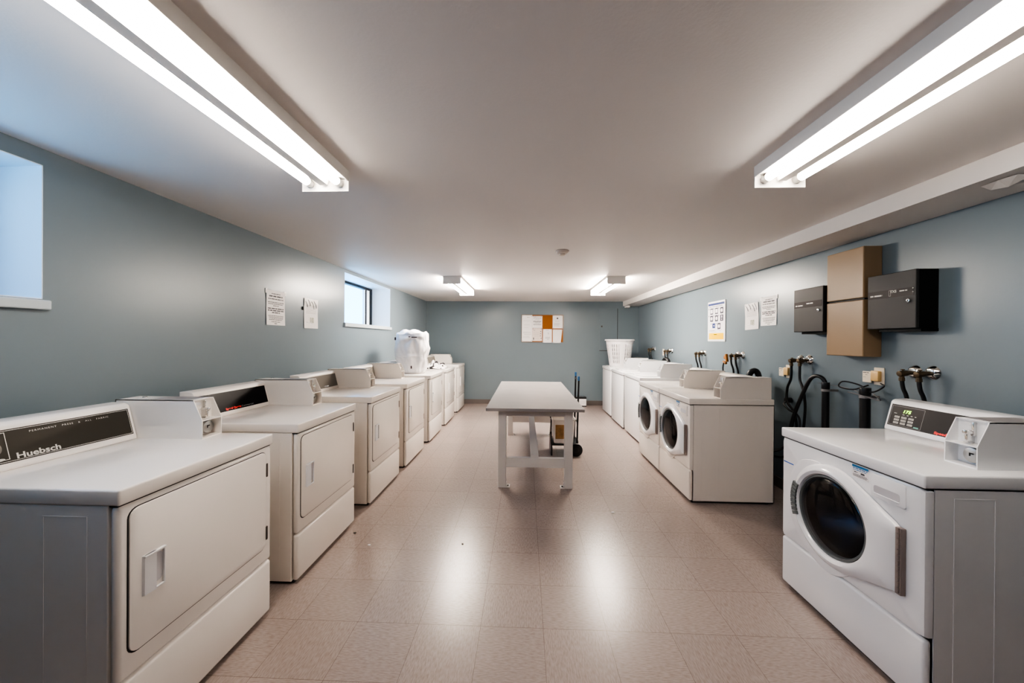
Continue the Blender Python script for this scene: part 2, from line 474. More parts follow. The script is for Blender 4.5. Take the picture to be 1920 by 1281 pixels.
def cabinet(root, w, H, dep, m, seam=0.285, front_r=0.014, lower=True, foot=0.016, hole=None):
    lip = H - 0.052
    bm = B()
    if hole:
        for q in ((-w / 2, -w / 2 + 0.004, 0.034, dep, 0.018, lip), (w / 2 - 0.004, w / 2, 0.034, dep, 0.018, lip),
                  (-w / 2, w / 2, dep - 0.004, dep, 0.018, lip), (-w / 2, w / 2, 0.034, dep, 0.018, 0.022), (-w / 2, w / 2, 0.034, dep, lip - 0.004, lip)): box(bm, *q)
    else:
        box(bm, -w / 2, w / 2, 0.034, dep, 0.018, lip, 0.003)
    for x, sg in ((-w / 2, -1), (w / 2, 1)):                     # pressed ribs on the side sheets
        for y in (0.105, 0.25):
            box(bm, min(x, x + sg * 0.0008), max(x, x + sg * 0.0008), y - 0.0022, y + 0.0022, 0.10, lip - 0.035)
        box(bm, min(x, x + sg * 0.0008), max(x, x + sg * 0.0008), 0.105, 0.25, lip - 0.039, lip - 0.035)
    link('cabinet', bm, m, root)
    bm = B(); box(bm, -w / 2 + 0.02, w / 2 - 0.02, 0.03, dep - 0.03, 0.0, foot + 0.004); link('toe_base', bm, 'gap', root)
    bm = B()
    if hole:
        hx, hz, hr = hole
        def rr(d):
            pts = rrect(-w / 2 + d, w / 2 - d, seam + 0.002 + d, lip - 0.004 - d, 0.004)
            return hull_radius(convex(pts), hx, hz)
        R0, R1, R2 = rr(0.0), rr(0.004), rr(front_r)
        radial(bm, hx, hz, [(R0, 0.031), (R0, front_r), (R1, 0.004), (R2, 0.0), (hr, 0.0), (hr, 0.03)], 160, closed=False)
    else:
        box(bm, -w / 2, w / 2, 0.0, 0.031, (seam + 0.002) if lower else 0.022, lip - 0.004, front_r, 3)
    link('front_panel', bm, m, root, 40)
    if lower:
        bm = B(); box(bm, -w / 2, w / 2, 0.0, 0.031, 0.022, seam - 0.002, front_r, 3); link('lower_panel', bm, m, root, 40)
    bm = B(); box(bm, -w / 2 + 0.004, w / 2 - 0.004, 0.006, dep - 0.005, lip - 0.006, lip + 0.004); link('gap_strip', bm, 'gap', root)
    bm = B(); box(bm, -w / 2 - 0.003, w / 2 + 0.003, -0.006, dep, lip, H, 0.007, 3); link('top_panel', bm, m, root, 40)

def control_panel(root, w, H, m, face, xr, dep=0.71, margin=0.012, over=0.0):
    """sloped console along the back of the top, from the left edge to xr"""
    x0 = -w / 2 + 0.004 - over
    prof = [(0.577, H), (0.577, H + 0.010), (0.615, H + 0.156), (0.622, H + 0.164), (0.634, H + 0.170), (dep - 0.01, H + 0.174), (dep - 0.01, H)]
    bm = B(); prism(bm, prof, x0, xr, 'x', 0.003)
    cp = link('control_panel', bm, m, root, 40)
    A, s, n = slope_frame(H, 0.0)
    def fr(off):
        return lambda x, t: Vector((x, 0, 0)) + A + s * t + n * off
    def slab(a0, a1, t0, t1, o0, o1):
        b = B(); f0, f1 = fr(o0), fr(o1)
        lo = [b.verts.new(f0(*p)) for p in ((a0, t0), (a1, t0), (a1, t1), (a0, t1))]
        hi = [b.verts.new(f1(*p)) for p in ((a0, t0), (a1, t0), (a1, t1), (a0, t1))]
        b.faces.new(hi); b.faces.new(lo[::-1])
        for i in range(4): b.faces.new((lo[i], lo[(i + 1) % 4], hi[(i + 1) % 4], hi[i]))
        bmesh.ops.recalc_face_normals(b, faces=b.faces[:])
        return b
    a0, a1, t0, t1 = x0 + margin, xr - margin, 0.014, 0.136
    link('console_face', slab(a0, a1, t0, t1, 0.0008, 0.0034), face, cp)
    return cp, fr, (a0, a1, t0, t1)

def line_rect(bm, fn, x0, x1, t0, t1, w):
    for q in ((x0, x1, t0, t0 + w), (x0, x1, t1 - w, t1), (x0, x0 + w, t0, t1), (x1 - w, x1, t0, t1)):
        bm.faces.new([bm.verts.new(fn(*p)) for p in ((q[0], q[2]), (q[1], q[2]), (q[1], q[3]), (q[0], q[3]))])

def coin_box(root, H, cx, m, y0=0.256, dep=0.69, ww=0.110, hh=0.185, topsticker=True):
    x0, x1 = cx - ww / 2, cx + ww / 2
    prof = [(y0, H), (y0, H + 0.088), (y0 + 0.045, H + hh), (dep, H + hh), (dep, H)]
    t = 0.0035
    bm = B()
    prism(bm, prof, x0, x0 + t, 'x'); prism(bm, prof, x1 - t, x1, 'x')
    box(bm, x0, x1, y0 + 0.045, dep, H + hh - 0.004, H + hh)                # top
    box(bm, x0, x1, dep - 0.004, dep, H, H + hh)                            # back
    box(bm, x0 + t, x1 - t, y0 + 0.001, y0 + 0.06, H + 0.084, H + 0.088)    # shelf
    box(bm, x0 + t, x1 - t, y0 + 0.001, y0 + 0.06, H, H + 0.005)            # sill
    box(bm, x0 + t, x1 - t, y0 + 0.052, y0 + 0.058, H, H + hh - 0.004)      # recessed face
    cb = link('coin_box', bm, m, root)
    bm = B(); c = cx
    box(bm, c + 0.002, c + 0.010, y0 + 0.040, y0 + 0.053, H + 0.120, H + 0.176, 0.002)
    box(bm, c - 0.006, c + 0.004, y0 + 0.022, y0 + 0.053, H + 0.092, H + 0.132, 0.002)
    cyl(bm, (c - 0.001, y0 + 0.016, H + 0.134), (0, 1, 0), 0.009, 0.037, 14, bev=0.002)
    box(bm, c - 0.016, c + 0.018, y0 + 0.030, y0 + 0.053, H + 0.089, H + 0.094, 0.001)
    link('coin_slide', bm, 'chrome', cb, 40)
    bm = B()
    cyl(bm, (c + 0.012, y0 + 0.030, H + 0.044), (0, 1, 0), 0.030, 0.023, 28, bev=0.003)
    lk = link('lock', bm, 'steel', cb, 40)
    bm = B(); box(bm, c + 0.004, c + 0.018, y0 + 0.0285, y0 + 0.031, H + 0.048, H + 0.053); box(bm, c + 0.004, c + 0.008, y0 + 0.0285, y0 + 0.031, H + 0.040, H + 0.052)
    link('keyway', bm, 'gap', lk)
    bm = B(); t2 = B()
    prism(bm, [(cx - 0.026 + 0.017 * math.cos(2 * PI * k / 20), H + 0.164 + 0.007 * math.sin(2 * PI * k / 20)) for k in range(20)], y0 + 0.0505, y0 + 0.0522, 'y')
    t2.free()
    link('oval_badge', bm, 'plastic', cb)
    if topsticker:
        bm = B(); box(bm, x0 + 0.012, x1 - 0.006, y0 + 0.07, y0 + 0.27, H + hh, H + hh + 0.0008); link('top_plate', bm, 'greystrap', cb)
        bm = B(); cyl(bm, (cx, dep - 0.09, H + hh), (0, 0, 1), 0.011, 0.006, 16, bev=0.002); link('top_lock', bm, 'chrome', cb, 40)
    return cb

# ------------------------------------------------------------------ dryers (left row)
def dryer(yc, label, m='bisque', w=0.683, H=0.915, face='taupepanel', coin=True, style='plain', handle='pull', xf=-1.285):
    root = thing('clothes_dryer', label, 'dryer', (xf, yc, 0), PI / 2, 'dryers along the left wall')
    k = w / 0.683
    cabinet(root, w, H, 0.71, m)
    # door
    x0, x1, z0, z1 = -0.312 * k, 0.300 * k, 0.362, 0.838
    if style == 'far': x0, x1 = -0.27 * k, 0.30 * k
    bm = B(); prism(bm, rrect(x0 - 0.0045, x1 + 0.003, z0 - 0.0045, z1 + 0.003, 0.034), -0.0012, 0.004, 'y'); link('door_gap_shade', bm, 'gap', root)  # dark sheet behind the door, painted as the shade in its gap
    bm = B(); prism(bm, rrect(x0, x1, z0, z1, 0.031), -0.0055, 0.004, 'y', 0.002)
    door = link('door', bm, m, root, 35)
    if handle == 'pull':
        hx0, hx1, hz0, hz1 = -0.276, -0.203, 0.530, 0.664
        bm = B()
        prism(bm, [(hx0, -0.0055), (hx0 + 0.004, -0.012), (hx0 + 0.040, -0.015), (hx0 + 0.040, -0.0055)], hz0, hz1, 'z')
        box(bm, hx0 + 0.002, hx1, -0.017, -0.0055, hz1 - 0.008, hz1, 0.002)
        box(bm, hx0 + 0.03, hx1, -0.013, -0.0055, hz0, hz0 + 0.006, 0.002)
        box(bm, hx1 - 0.005, hx1, -0.013, -0.0055, hz0, hz1, 0.002)
        hd = link('door_pull', bm, 'plastic', door)
        bm = B(); prism(bm, rrect(hx0 + 0.036, hx1 - 0.005, hz0 + 0.02, hz1 - 0.014, 0.014), -0.0062, -0.005, 'y'); link('pull_recess', bm, 'greyrecess', hd)
    elif handle == 'bar':
        bm = B(); box(bm, -0.20, -0.165, -0.022, -0.0055, 0.50, 0.68, 0.008); link('door_pull', bm, 'plastic', door, 40)
    elif handle == 'knobs':
        bm = B()
        box(bm, -0.24, -0.20, -0.020, -0.0055, 0.655, 0.672, 0.004); box(bm, -0.24, -0.20, -0.020, -0.0055, 0.535, 0.552, 0.004)
        box(bm, -0.245, -0.205, -0.008, -0.0055, 0.54, 0.66, 0.002)
        link('door_pull', bm, 'plastic', door, 40)
    for z in (0.712, 0.400):
        bm = B(); box(bm, x1 - 0.004, x1 + 0.006, -0.009, 0.0, z, z + 0.066, 0.002); link('hinge', bm, 'hinge', root)
    # console and coin box
    cx = w / 2 - 0.062
    xr = cx - 0.058 if coin else w / 2 - 0.004
    cp, fr, (a0, a1, t0, t1) = control_panel(root, w, H, m, face, xr)
    f = fr(0.0042)
    if style == 'brown':
        bm = B(); line_rect(bm, f, a0 + 0.004, a1 - 0.004, t0 + 0.004, t1 - 0.004, 0.0018)
        text(bm, 'PERMANENT   PRESS   &   ALL   FABRIC', 0.0095, lambda x, y: f(-0.133 + x, 0.112 + y), space=1.3, width=0.258)
        line_rect(bm, f, -0.300, -0.196, t0 + 0.012, t1 - 0.010, 0.0022)
        for q in range(9): text(bm, 'Huebsch'[q:q + 1], 0.001, lambda x, y: f(x, y)) if False else None
        link('panel_printing', bm, 'ink', cp)
        bm = B(); text(bm, 'Huebsch', 0.030, lambda x, y: f(-0.180 + x, 0.023 + y), bold=0.0008, width=0.124)
        link('brand_lettering', bm, 'ink', cp)
        bm = B(); cyl(bm, f(-0.25, 0.07), (0, -0.966, 0.25), 0.028, 0.022, 28, bev=0.004); link('timer_knob', bm, 'taupepanel', cp, 40)
        bm = B(); prism(bm, [(-0.225 + 0.016 * math.cos(2 * PI * q / 20), H + 0.042 + 0.005 * math.sin(2 * PI * q / 20)) for q in range(20)], 0.5815, 0.584, 'y'); link('start_button', bm, 'ink', cp)
    elif style == 'black':
        bm = B(); text(bm, 'Speed Queen', 0.017, lambda x, y: f(-0.153 + x, 0.022 + y), bold=0.0009, width=0.119); link('brand_lettering', bm, 'redinkglow', cp)
        bm = B(); text(bm, 'Commercial', 0.015, lambda x, y: f(-0.030 + x, 0.022 + y), width=0.100); link('panel_printing', bm, 'greyink', cp)
    elif style == 'plain':
        bm = B(); cyl(bm, f(-0.02, 0.028), (0, -0.966, 0.25), 0.006, 0.014, 12); cyl(bm, f(-0.02, 0.028) + Vector((0, -0.02, 0.004)), (1, 0, 0), 0.005, 0.03, 12); link('start_lever', bm, 'plastic', cp, 40)
    if coin: coin_box(root, H, cx, m)
    return root

M['greyrecess'] = mat('handle_recess', (0.55, 0.54, 0.56), 0.4)
DY = {}
DY[1] = dryer(1.420, 'white dryer nearest the camera on the left, with a brown printed control panel', 'cream', face='brownpanel', style='brown')
DY[2] = dryer(2.310, 'white dryer with a glossy black control panel carrying red lettering', 'bisque', face='blackpanel', style='black')
DY[3] = dryer(3.270, 'white dryer with plain taupe control panel, next beyond the black panelled one', 'bisque')
DY[4] = dryer(4.160, 'white dryer just before the one that carries the tall laundry bag', 'bisque', style='far')
DY[5] = dryer(5.120, 'white dryer with the tall white laundry bag standing on its top', 'cream', style='far', handle='knobs')
DY[6] = dryer(6.080, 'white dryer with crumpled patterned cloth lying on its top', 'cream', style='far', handle='bar', coin=False)
DY[7] = dryer(7.140, 'white dryer closest to the back wall, at the far end of the left row', 'cream', style='far', handle='bar')

# ------------------------------------------------------------------ front-load washers (right row)
def washer(yc, xf, label, w, m, H=0.905, shiny=False):
    root = thing('front_load_washer', label, 'washer', (xf, yc, 0), -PI / 2, 'front-load washers along the right wall')
    cx, cz, rg = -0.022, 0.556, 0.187
    cabinet(root, w, H, 0.71, m, hole=(cx, cz, rg + 0.004))
    # raised surround of the door opening
    S = lambda d: (lambda a: 0.218 + 0.070 * max(0.0, min(1.0, 0.5 - 1.3 * math.cos(a - 0.35))) - d * 0.6)
    bm = B(); radial(bm, cx - 0.012, cz - 0.005, [(S(0.0), 0.001), (S(0.004), -0.004), (S(0.035), -0.007), (0.205, -0.007)], 72, closed=False)
    link('door_surround', bm, m, root, 30)
    # teardrop door: a ring drawn out to the hinge bar
    pts = [(cx + 0.243 * math.cos(2 * PI * k / 48), cz + 0.243 * math.sin(2 * PI * k / 48)) for k in range(48)]
    hull = convex(pts + [(0.290, 0.668), (0.290, 0.406)])
    R = hull_radius(hull, cx, cz)
    bm = B()
    radial(bm, cx, cz, [(lambda a: R(a), -0.003), (lambda a: R(a) - 0.003, -0.017), (lambda a: R(a) - 0.010, -0.023),
                        (lambda a: rg + 0.55 * (R(a) - rg), -0.034), (rg + 0.022, -0.036), (rg + 0.008, -0.030), (rg, -0.012)], 96, closed=False)
    door = link('door', bm, 'white' if m != 'white' else m, root, 35)
    bm = B(); radial(bm, cx, cz, [(rg + 0.002, -0.022), (rg - 0.006, -0.024), (rg - 0.012, -0.014), (rg - 0.014, 0.002)], 72, closed=False)
    link('door_ring', bm, 'gasket', door, 40)
    bm = B()
    prof = [(rg - 0.010, -0.016)] + [((rg - 0.010) * math.cos(a * PI / 16), -0.016 - 0.020 * math.sin(a * PI / 16)) for a in range(1, 8)] + [(0.004, -0.036)]
    radial(bm, cx, cz, prof, 64, closed=True)
    link('door_glass', bm, 'doorglass', door, 60)
    # drum behind the glass
    bm = B(); radial(bm, cx, cz, [(rg + 0.003, 0.004), (rg - 0.006, 0.05), (rg + 0.03, 0.075), (rg + 0.045, 0.10), (rg + 0.045, 0.36), (rg + 0.02, 0.385), (0.15, 0.375), (0.05, 0.36)], 64, closed=True)
    for q in range(3):
        a = 2 * PI * q / 3 + 0.5
        cyl(bm, (cx + 0.215 * math.cos(a), 0.10, cz + 0.215 * math.sin(a)), (0, 1, 0), 0.035, 0.26, 14, r2=0.03)
    for rr in (0.07, 0.11, 0.155):
        radial_ring(bm, cx, cz, rr, 0.010, 0.366)
    link('drum', bm, 'drum', root, 40)
    # latch on the left, hinge bar on the right
    bm = B()
    for q in range(9):
        a0, a1 = PI - 0.42 + q * 0.093, PI - 0.42 + q * 0.093 + 0.080
        r0, r1 = rg + 0.010, rg + 0.042
        prism(bm, [(cx + r * math.cos(a), cz + r * math.sin(a)) for r, a in ((r0, a0), (r1, a0), (r1, a1), (r0, a1))], -0.0400, -0.030, 'y')
    link('door_latch', bm, 'gasket', door)
    bm = B(); box(bm, 0.282, 0.306, -0.021, 0.0, 0.404, 0.668, 0.003)
    for q in range(12): cyl(bm, (0.297, -0.022, 0.414 + q * 0.0215), (0, 0, 1), 0.0042, 0.018, 10)
    link('door_hinge', bm, 'bronze', root)
    # soap drawer
    bm = B(); prism(bm, rrect(0.163, 0.305, 0.742, 0.838, 0.010), -0.005, 0.004, 'y', 0.002); dr = link('soap_drawer', bm, m, root, 35)
    bm = B(); prism(bm, rrect(0.178, 0.284, 0.760, 0.793, 0.010), -0.0056, -0.004, 'y'); link('drawer_recess', bm, 'greyrecess', dr)
    bm = B(); box(bm, 0.180, 0.284, -0.0085, -0.005, 0.757, 0.761, 0.001); link('drawer_lip', bm, m, dr)
    # stickers
    bm = B(); box(bm, 0.072, 0.150, -0.0008, 0.0, 0.790, 0.845); st = link('care_sticker', bm, 'paper', root)
    fn = lambda x, z: Vector((x, -0.0011, z))
    bm = B(); bars(bm, fn, [(0.076, 0.146, 0.829, 0.004), (0.078, 0.140, 0.822, 0.003)], 3); bm.faces.new([bm.verts.new(fn(*p)) for p in ((0.072, 0.835), (0.150, 0.835), (0.150, 0.845), (0.072, 0.845))]); link('sticker_band', bm, 'stickerblue', st)
    bm = B(); bars(bm, fn, [(0.082, 0.098, 0.812, 0.004), (0.114, 0.132, 0.809, 0.008), (0.078, 0.144, 0.803, 0.002), (0.076, 0.146, 0.799, 0.002), (0.078, 0.143, 0.795, 0.002)], 4); link('sticker_print', bm, 'type', st)
    bm = B(); box(bm, -0.356, -0.283, -0.0008, 0.0, 0.712, 0.718); link('front_badge', bm, 'logoblue', root)
    cxb = w / 2 - 0.120 if shiny else w / 2 - 0.062
    cp, fr, (a0, a1, t0, t1) = control_panel(root, w, H, m, 'charpanel' if shiny else 'taupepanel', cxb - 0.058, over=0.014 if shiny else 0.0)
    f = fr(0.0042)
    if shiny:
        bm = B(); line_rect(bm, f, -0.362, -0.197, t0 + 0.006, t1 - 0.008, 0.0014); link('panel_outline', bm, 'greyink', cp)
        bm = B(); text(bm, '175', 0.0235, lambda x, y: f(-0.303 + x + 0.18 * y, 0.094 + y), bold=0.0008, space=1.15, width=0.036); link('number_display', bm, 'led', cp)
        bm = B()
        for c in range(3):
            for r in range(3):
                bx, bt = -0.338 + c * 0.036, 0.062 - r * 0.0165
                line_rect(bm, f, bx, bx + 0.026, bt, bt + 0.0105, 0.0026)
                bars(bm, f, [(bx + 0.004, bx + 0.022, bt + 0.004, 0.0022)], c * 3 + r)
        bars(bm, f, [(-0.300, -0.288, 0.082, 0.003), (-0.278, -0.268, 0.081, 0.004), (-0.258, -0.249, 0.081, 0.004), (-0.238, -0.229, 0.081, 0.004), (-0.345, -0.330, 0.085, 0.003)], 9)
        link('keypad_printing', bm, 'ink', cp)
        bm = B(); bars(bm, f, [(-0.232, -0.208, 0.024, 0.006)], 5); link('start_print', bm, 'teal', cp)
        bm = B(); text(bm, 'Speed Queen', 0.017, lambda x, y: f(-0.134 + x, 0.020 + y), bold=0.0010, width=0.124); link('brand_lettering', bm, 'redinkglow', cp)
    coin_box(root, H, cxb, m, y0=0.262)
    return root

def radial_ring(bm, cx, cz, r, wd, y):
    seg = 48
    a = [bm.verts.new((cx + r * math.cos(2 * PI * k / seg), y, cz + r * math.sin(2 * PI * k / seg))) for k in range(seg)]
    b = [bm.verts.new((cx + (r + wd / 2) * math.cos(2 * PI * k / seg), y - 0.004, cz + (r + wd / 2) * math.sin(2 * PI * k / seg))) for k in range(seg)]
    c = [bm.verts.new((cx + (r + wd) * math.cos(2 * PI * k / seg), y, cz + (r + wd) * math.sin(2 * PI * k / seg))) for k in range(seg)]
    for k in range(seg):
        n = (k + 1) % seg
        bm.faces.new((a[k], a[n], b[n], b[k])); bm.faces.new((b[k], b[n], c[n], c[k]))

washer(1.755, 1.495, 'white front-load washer in the right foreground with a lit green number display', 0.74, 'white', shiny=True)
washer(3.475, 1.420, 'cream front-load washer whose whole beige side faces the gap in the right row', 0.695, 'bisque')
washer(4.172, 1.422, 'front-load washer standing between the cream front loader and the white top loaders', 0.655, 'cream')

# ------------------------------------------------------------------ top-load washers
def top_loader(yc, xf, w, label, y0=0.27):
    root = thing('top_load_washer', label, 'washer', (xf, yc, 0), -PI / 2, 'top-load washers at the far end of the right wall')
    H = 0.905
    m = 'white'
    cabinet(root, w, H, 0.71, m, lower=False)
    bm = B(); box(bm, -w / 2 + 0.05, w / 2 - 0.13, 0.06, 0.52, H, H + 0.010, 0.004); ld = link('lid', bm, m, root, 40)
    bm = B(); box(bm, -0.06, 0.02, 0.050, 0.066, H + 0.001, H + 0.009, 0.003); link('lid_grip', bm, 'plastic', ld)
    control_panel(root, w, H, m, 'taupepanel', w / 2 - 0.122)
    coin_box(root, H, w / 2 - 0.062, m, y0=y0)
    return root
top_loader(5.235, 1.548, 0.735, 'white top-load washer standing right beside the front loaders')
top_loader(6.075, 1.545, 0.725, 'middle one of the three white top-load washers')
top_loader(6.935, 1.562, 0.66, 'white top-load washer carrying the laundry basket, by the back wall')

# ------------------------------------------------------------------ folding table
t = thing('folding_table', 'grey-topped white wooden folding table standing in the aisle', 'table', (0.095, 4.34, 0))
TX0, TX1, TY0, TY1, TH = -0.458, 0.452, -1.06, 1.11, 0.770
bm = B(); box(bm, TX0, TX1, TY0, TY1, TH - 0.028, TH, 0.003); link('tabletop', bm, 'tabletop', t)
LX, LYN, LYF = ((-0.348, -0.272), (0.281, 0.357)), (-0.97, -0.895), (0.895, 0.97)
for ly in (LYN, LYF):
    for j, lx in enumerate(LX):
        bm = B(); box(bm, lx[0], lx[1], ly[0], ly[1], 0, TH - 0.028, 0.003); lg = link('leg', bm, 'tablewood', t)
        x0, x1 = (lx[1], lx[1] + 0.036) if j == 0 else (lx[0] - 0.036, lx[0])
        bm = B(); box(bm, x0, x1, ly[0], ly[1], 0, 0.005, 0.001)
        xx = lx[1] if j == 0 else lx[0] - 0.004
        box(bm, xx, xx + 0.004, ly[0], ly[1], 0.0, 0.035)
        fp = link('foot_plate', bm, 'tablewood', lg)
        bm = B(); cyl(bm, ((x0 + x1) / 2, (ly[0] + ly[1]) / 2, 0.005), (0, 0, 1), 0.008, 0.009, 8); link('bolt', bm, 'hinge', lg)
for ly in (LYN, LYF):
    bm = B(); box(bm, LX[0][1], LX[1][0], ly[0] + 0.012, ly[1] - 0.012, TH - 0.092, TH - 0.028, 0.002); link('apron', bm, 'tablewood', t)
    bm = B(); box(bm, LX[0][1], LX[1][0], ly[0] + 0.012, ly[1] - 0.012, 0.192, 0.280, 0.002); link('end_rail', bm, 'tablewood', t)
for lx in LX:
    bm = B(); box(bm, lx[0] + 0.012, lx[1] - 0.012, LYN[1], LYF[0], TH - 0.092, TH - 0.028, 0.002); link('apron', bm, 'tablewood', t)
bm = B(); box(bm, -0.040, 0.036, LYN[0] + 0.012, LYF[1] - 0.012, 0.280, 0.312, 0.002); link('stretcher', bm, 'tablewood', t)

# ------------------------------------------------------------------ ceiling lights
def fluorescent(xc, y0, y1, label, glow='tube', dp=0.026):
    root = thing('fluorescent_light', label, 'ceiling light', (xc, y0, ZC), 0, 'twin-tube ceiling lights')
    Ln = y1 - y0
    hw = 0.120
    bm = B()
    prism(bm, [(-hw, 0), (-hw, -dp), (-hw + 0.006, -dp), (-hw + 0.016, -dp + 0.008), (hw - 0.016, -dp + 0.008), (hw - 0.006, -dp), (hw, -dp), (hw, 0)], 0.004, Ln - 0.004, 'y'); link('housing', bm, 'housing', root)
    bm = B(); prism(bm, [(-0.034, -0.034), (-0.020, -0.078), (0.020, -0.078), (0.034, -0.034)], 0.02, Ln - 0.02, 'y'); link('ballast_cover', bm, 'housing', root)
    for yy in (0.0, Ln - 0.006):
        bm = B(); box(bm, -hw, hw, yy, yy + 0.006, -0.104, 0.0, 0.001); link('end_plate', bm, 'housing', root)
    for s in (-1, 1):
        bm = B(); cyl(bm, (s * 0.075, 0.04, -0.066), (0, 1, 0), 0.0190, Ln - 0.08, 20); tb = link('tube', bm, glow, root, 40)
        for yy in (0.006, Ln - 0.040):
            bm = B(); cyl(bm, (s * 0.075, yy, -0.066), (0, 1, 0), 0.0195, 0.034, 20); link('tube_cap', bm, 'steel', tb, 40)
    return root
fluorescent(-1.022, 0.555, 1.782, 'twin-tube fluorescent light over the left foreground dryers', 'tubedim', 0.052)
fluorescent(1.230, 0.555, 1.786, 'twin-tube fluorescent light over the right foreground washer', 'tubedim', 0.052)
fluorescent(-0.990, 4.735, 5.960, 'far twin-tube fluorescent light, nearer the window wall')
fluorescent(1.190, 4.735, 5.935, 'far twin-tube fluorescent light, nearer the bulkhead')

r = thing('smoke_detector', 'small round beige smoke detector on the ceiling', 'smoke detector', (0.343, 3.40, ZC))
bm = B(); cyl(bm, (0, 0, -0.012), (0, 0, 1), 0.066, 0.012, 32, bev=0.003); link('mounting_base', bm, 'smoke', r, 40)
bm = B(); cyl(bm, (0, 0, -0.030), (0, 0, 1), 0.046, 0.018, 32, r2=0.058, bev=0.003); cyl(bm, (0, 0, -0.045), (0, 0, 1), 0.026, 0.015, 24, r2=0.034, bev=0.003); link('sensor_head', bm, 'smoke', r, 40)

# ------------------------------------------------------------------ notices on the side walls
def paper_sheet(bm, fn, w, h, t=0.0015, curl=0.0, nx=6, nz=8):
    """a sheet w x h, lifted a little and curled; fn(x, z, off)"""
    g = [[bm.verts.new(fn(-w / 2 + w * i / nx, -h / 2 + h * j / nz,
          t + curl * (abs(i / nx - 0.5) * 2) ** 3 * abs(j / nz - 0.5) * 2)) for i in range(nx + 1)] for j in range(nz + 1)]
    for j in range(nz):
        for i in range(nx): bm.faces.new((g[j][i], g[j][i + 1], g[j + 1][i + 1], g[j + 1][i]))

NOTICE = [(-0.055, 0.055, 0.118, .007), (-0.085, 0.085, 0.094, .012), (-0.095, 0.095, 0.072, .008),
          (-0.1, 0.1, 0.044, .006), (-0.095, 0.09, 0.030, .006), (-0.035, 0.035, 0.015, .006),
          (-0.1, 0.1, -0.012, .010), (-0.1, 0.1, -0.029, .010), (-0.05, 0.05, -0.046, .009),
          (-0.1, 0.1, -0.072, .005), (-0.095, 0.1, -0.084, .005), (-0.1, 0.095, -0.096, .005), (-0.092, 0.08, -0.107, .005),
          (-0.055, 0.055, -0.124, .005), (-0.018, 0.018, -0.140, .006)]
def wall_notice(side, y, z, w, h, label, name='wall_notice', kind='text', tilt=0.0, seed=1):
    # side -1: left wall (faces +X); +1: right wall (faces -X)
    root = thing(name, label, 'notice', (WL if side < 0 else WR, y, z), PI / 2 if side < 0 else -PI / 2, 'taped notices on the side walls')
    ct, sn = math.cos(tilt), math.sin(tilt)
    fn = lambda x, zz, o: Vector((x * ct - zz * sn, -o, x * sn + zz * ct))
    bm = B(); paper_sheet(bm, fn, w, h, 0.003, 0.004); link('sheet', bm, 'paper' if kind == 'text' else 'sleeve', root, 60)
    f2 = lambda x, zz: fn(x, zz, 0.0042)
    if kind == 'text':
        bm = B(); k = w / 0.235; kz = h / 0.300
        bars(bm, f2, [(a * k, b * k, c * kz, d * kz) for a, b, c, d in NOTICE], seed); link('printed_text', bm, 'type', root)
        bm = B()
        for sx in (-1, 1): box(bm, sx * w / 2 - 0.012, sx * w / 2 + 0.012, -0.0052, -0.002, h / 2 - 0.03, h / 2 + 0.008)
        link('tape', bm, 'sleeve', root)
    else:
        bm = B(); bars(bm, f2, [(-0.085, 0.085, 0.075 - q * 0.015, .005) for q in range(6)], seed); link('printed_text', bm, 'typefaint', root)
        bm = B(); bars(bm, f2, [(-0.02, 0.045, -0.05 - q * 0.011, .009) for q in range(5)], seed + 3); link('printed_mark', bm, 'typegreen', root)
        bm = B()
        for q, (a, b, c, d) in enumerate(((-0.095, 0.12, -0.06, 0.06), (-0.05, 0.135, -0.012, 0.075), (0.01, 0.125, 0.05, 0.05), (0.05, 0.13, 0.09, 0.06), (-0.07, -0.09, 0.03, -0.10))):
            tube(bm, [fn(a, b, 0.005), fn((a + c) / 2 + 0.01, (b + d) / 2, 0.008), fn(c, d, 0.005)], 0.0035, 6, 4)
        link('sleeve_fold', bm, 'plastic', root, 60)
    return root
wall_notice(-1, 3.045, 1.667, 0.232, 0.300, 'printed notice on the left wall, the sheet closer to the camera', seed=1)
wall_notice(-1, 3.558, 1.657, 0.232, 0.300, 'creased plastic-sleeved sheet on the left wall, nearer the window', kind='sleeve', seed=5)
wall_notice(1, 3.678, 1.709, 0.228, 0.290, 'printed notice on the right wall, beside the dark steel box', seed=2)
wall_notice(1, 3.948, 1.675, 0.228, 0.285, 'crooked plastic-sleeved sheet on the right wall, next to the printed notice', kind='sleeve', tilt=0.035, seed=6)
bm = B(); box(bm, -0.006, 0.006, -0.014, 0.0, -0.016, 0.016, 0.003)
o = link('binder_clip', bm, 'cord'); o.location = (WL, 3.42, 1.70); o.rotation_euler = (0, 0, PI / 2)
tag(o, 'small black clip at the edge of the sleeved sheet on the left wall', 'clip')

# ------------------------------------------------------------------ instruction poster
r = thing('instruction_poster', 'white instruction poster with blue header, picture grid and yellow footer', 'poster', (WR, 4.650, 1.660), -PI / 2)
pw, ph = 0.412, 0.515
bm = B(); prism(bm, rrect(-pw / 2, pw / 2, -ph / 2, ph / 2, 0.012), -0.012, 0.0, 'y'); link('board', bm, 'posterwhite', r)
pf = lambda x, z: Vector((x * 0.001 - pw / 2, -0.0128, ph / 2 - z * 0.001))     # mm from the top left corner
def quad(bm, fn, x0, x1, z0, z1):
    bm.faces.new([bm.verts.new(fn(*p)) for p in ((x0, z1), (x1, z1), (x1, z0), (x0, z0))])
bm = B(); quad(bm, pf, 12, 396, 24, 50); quad(bm, pf, 118, 186, 283, 345); link('header_band', bm, 'posterblue', r)
bm = B(); quad(bm, pf, 34, 380, 410, 490); link('footer_band', bm, 'posteryellow', r)
bm = B()
bars(bm, lambda x, z: pf(x, z), [(34, 350, 64, 7)], 3)
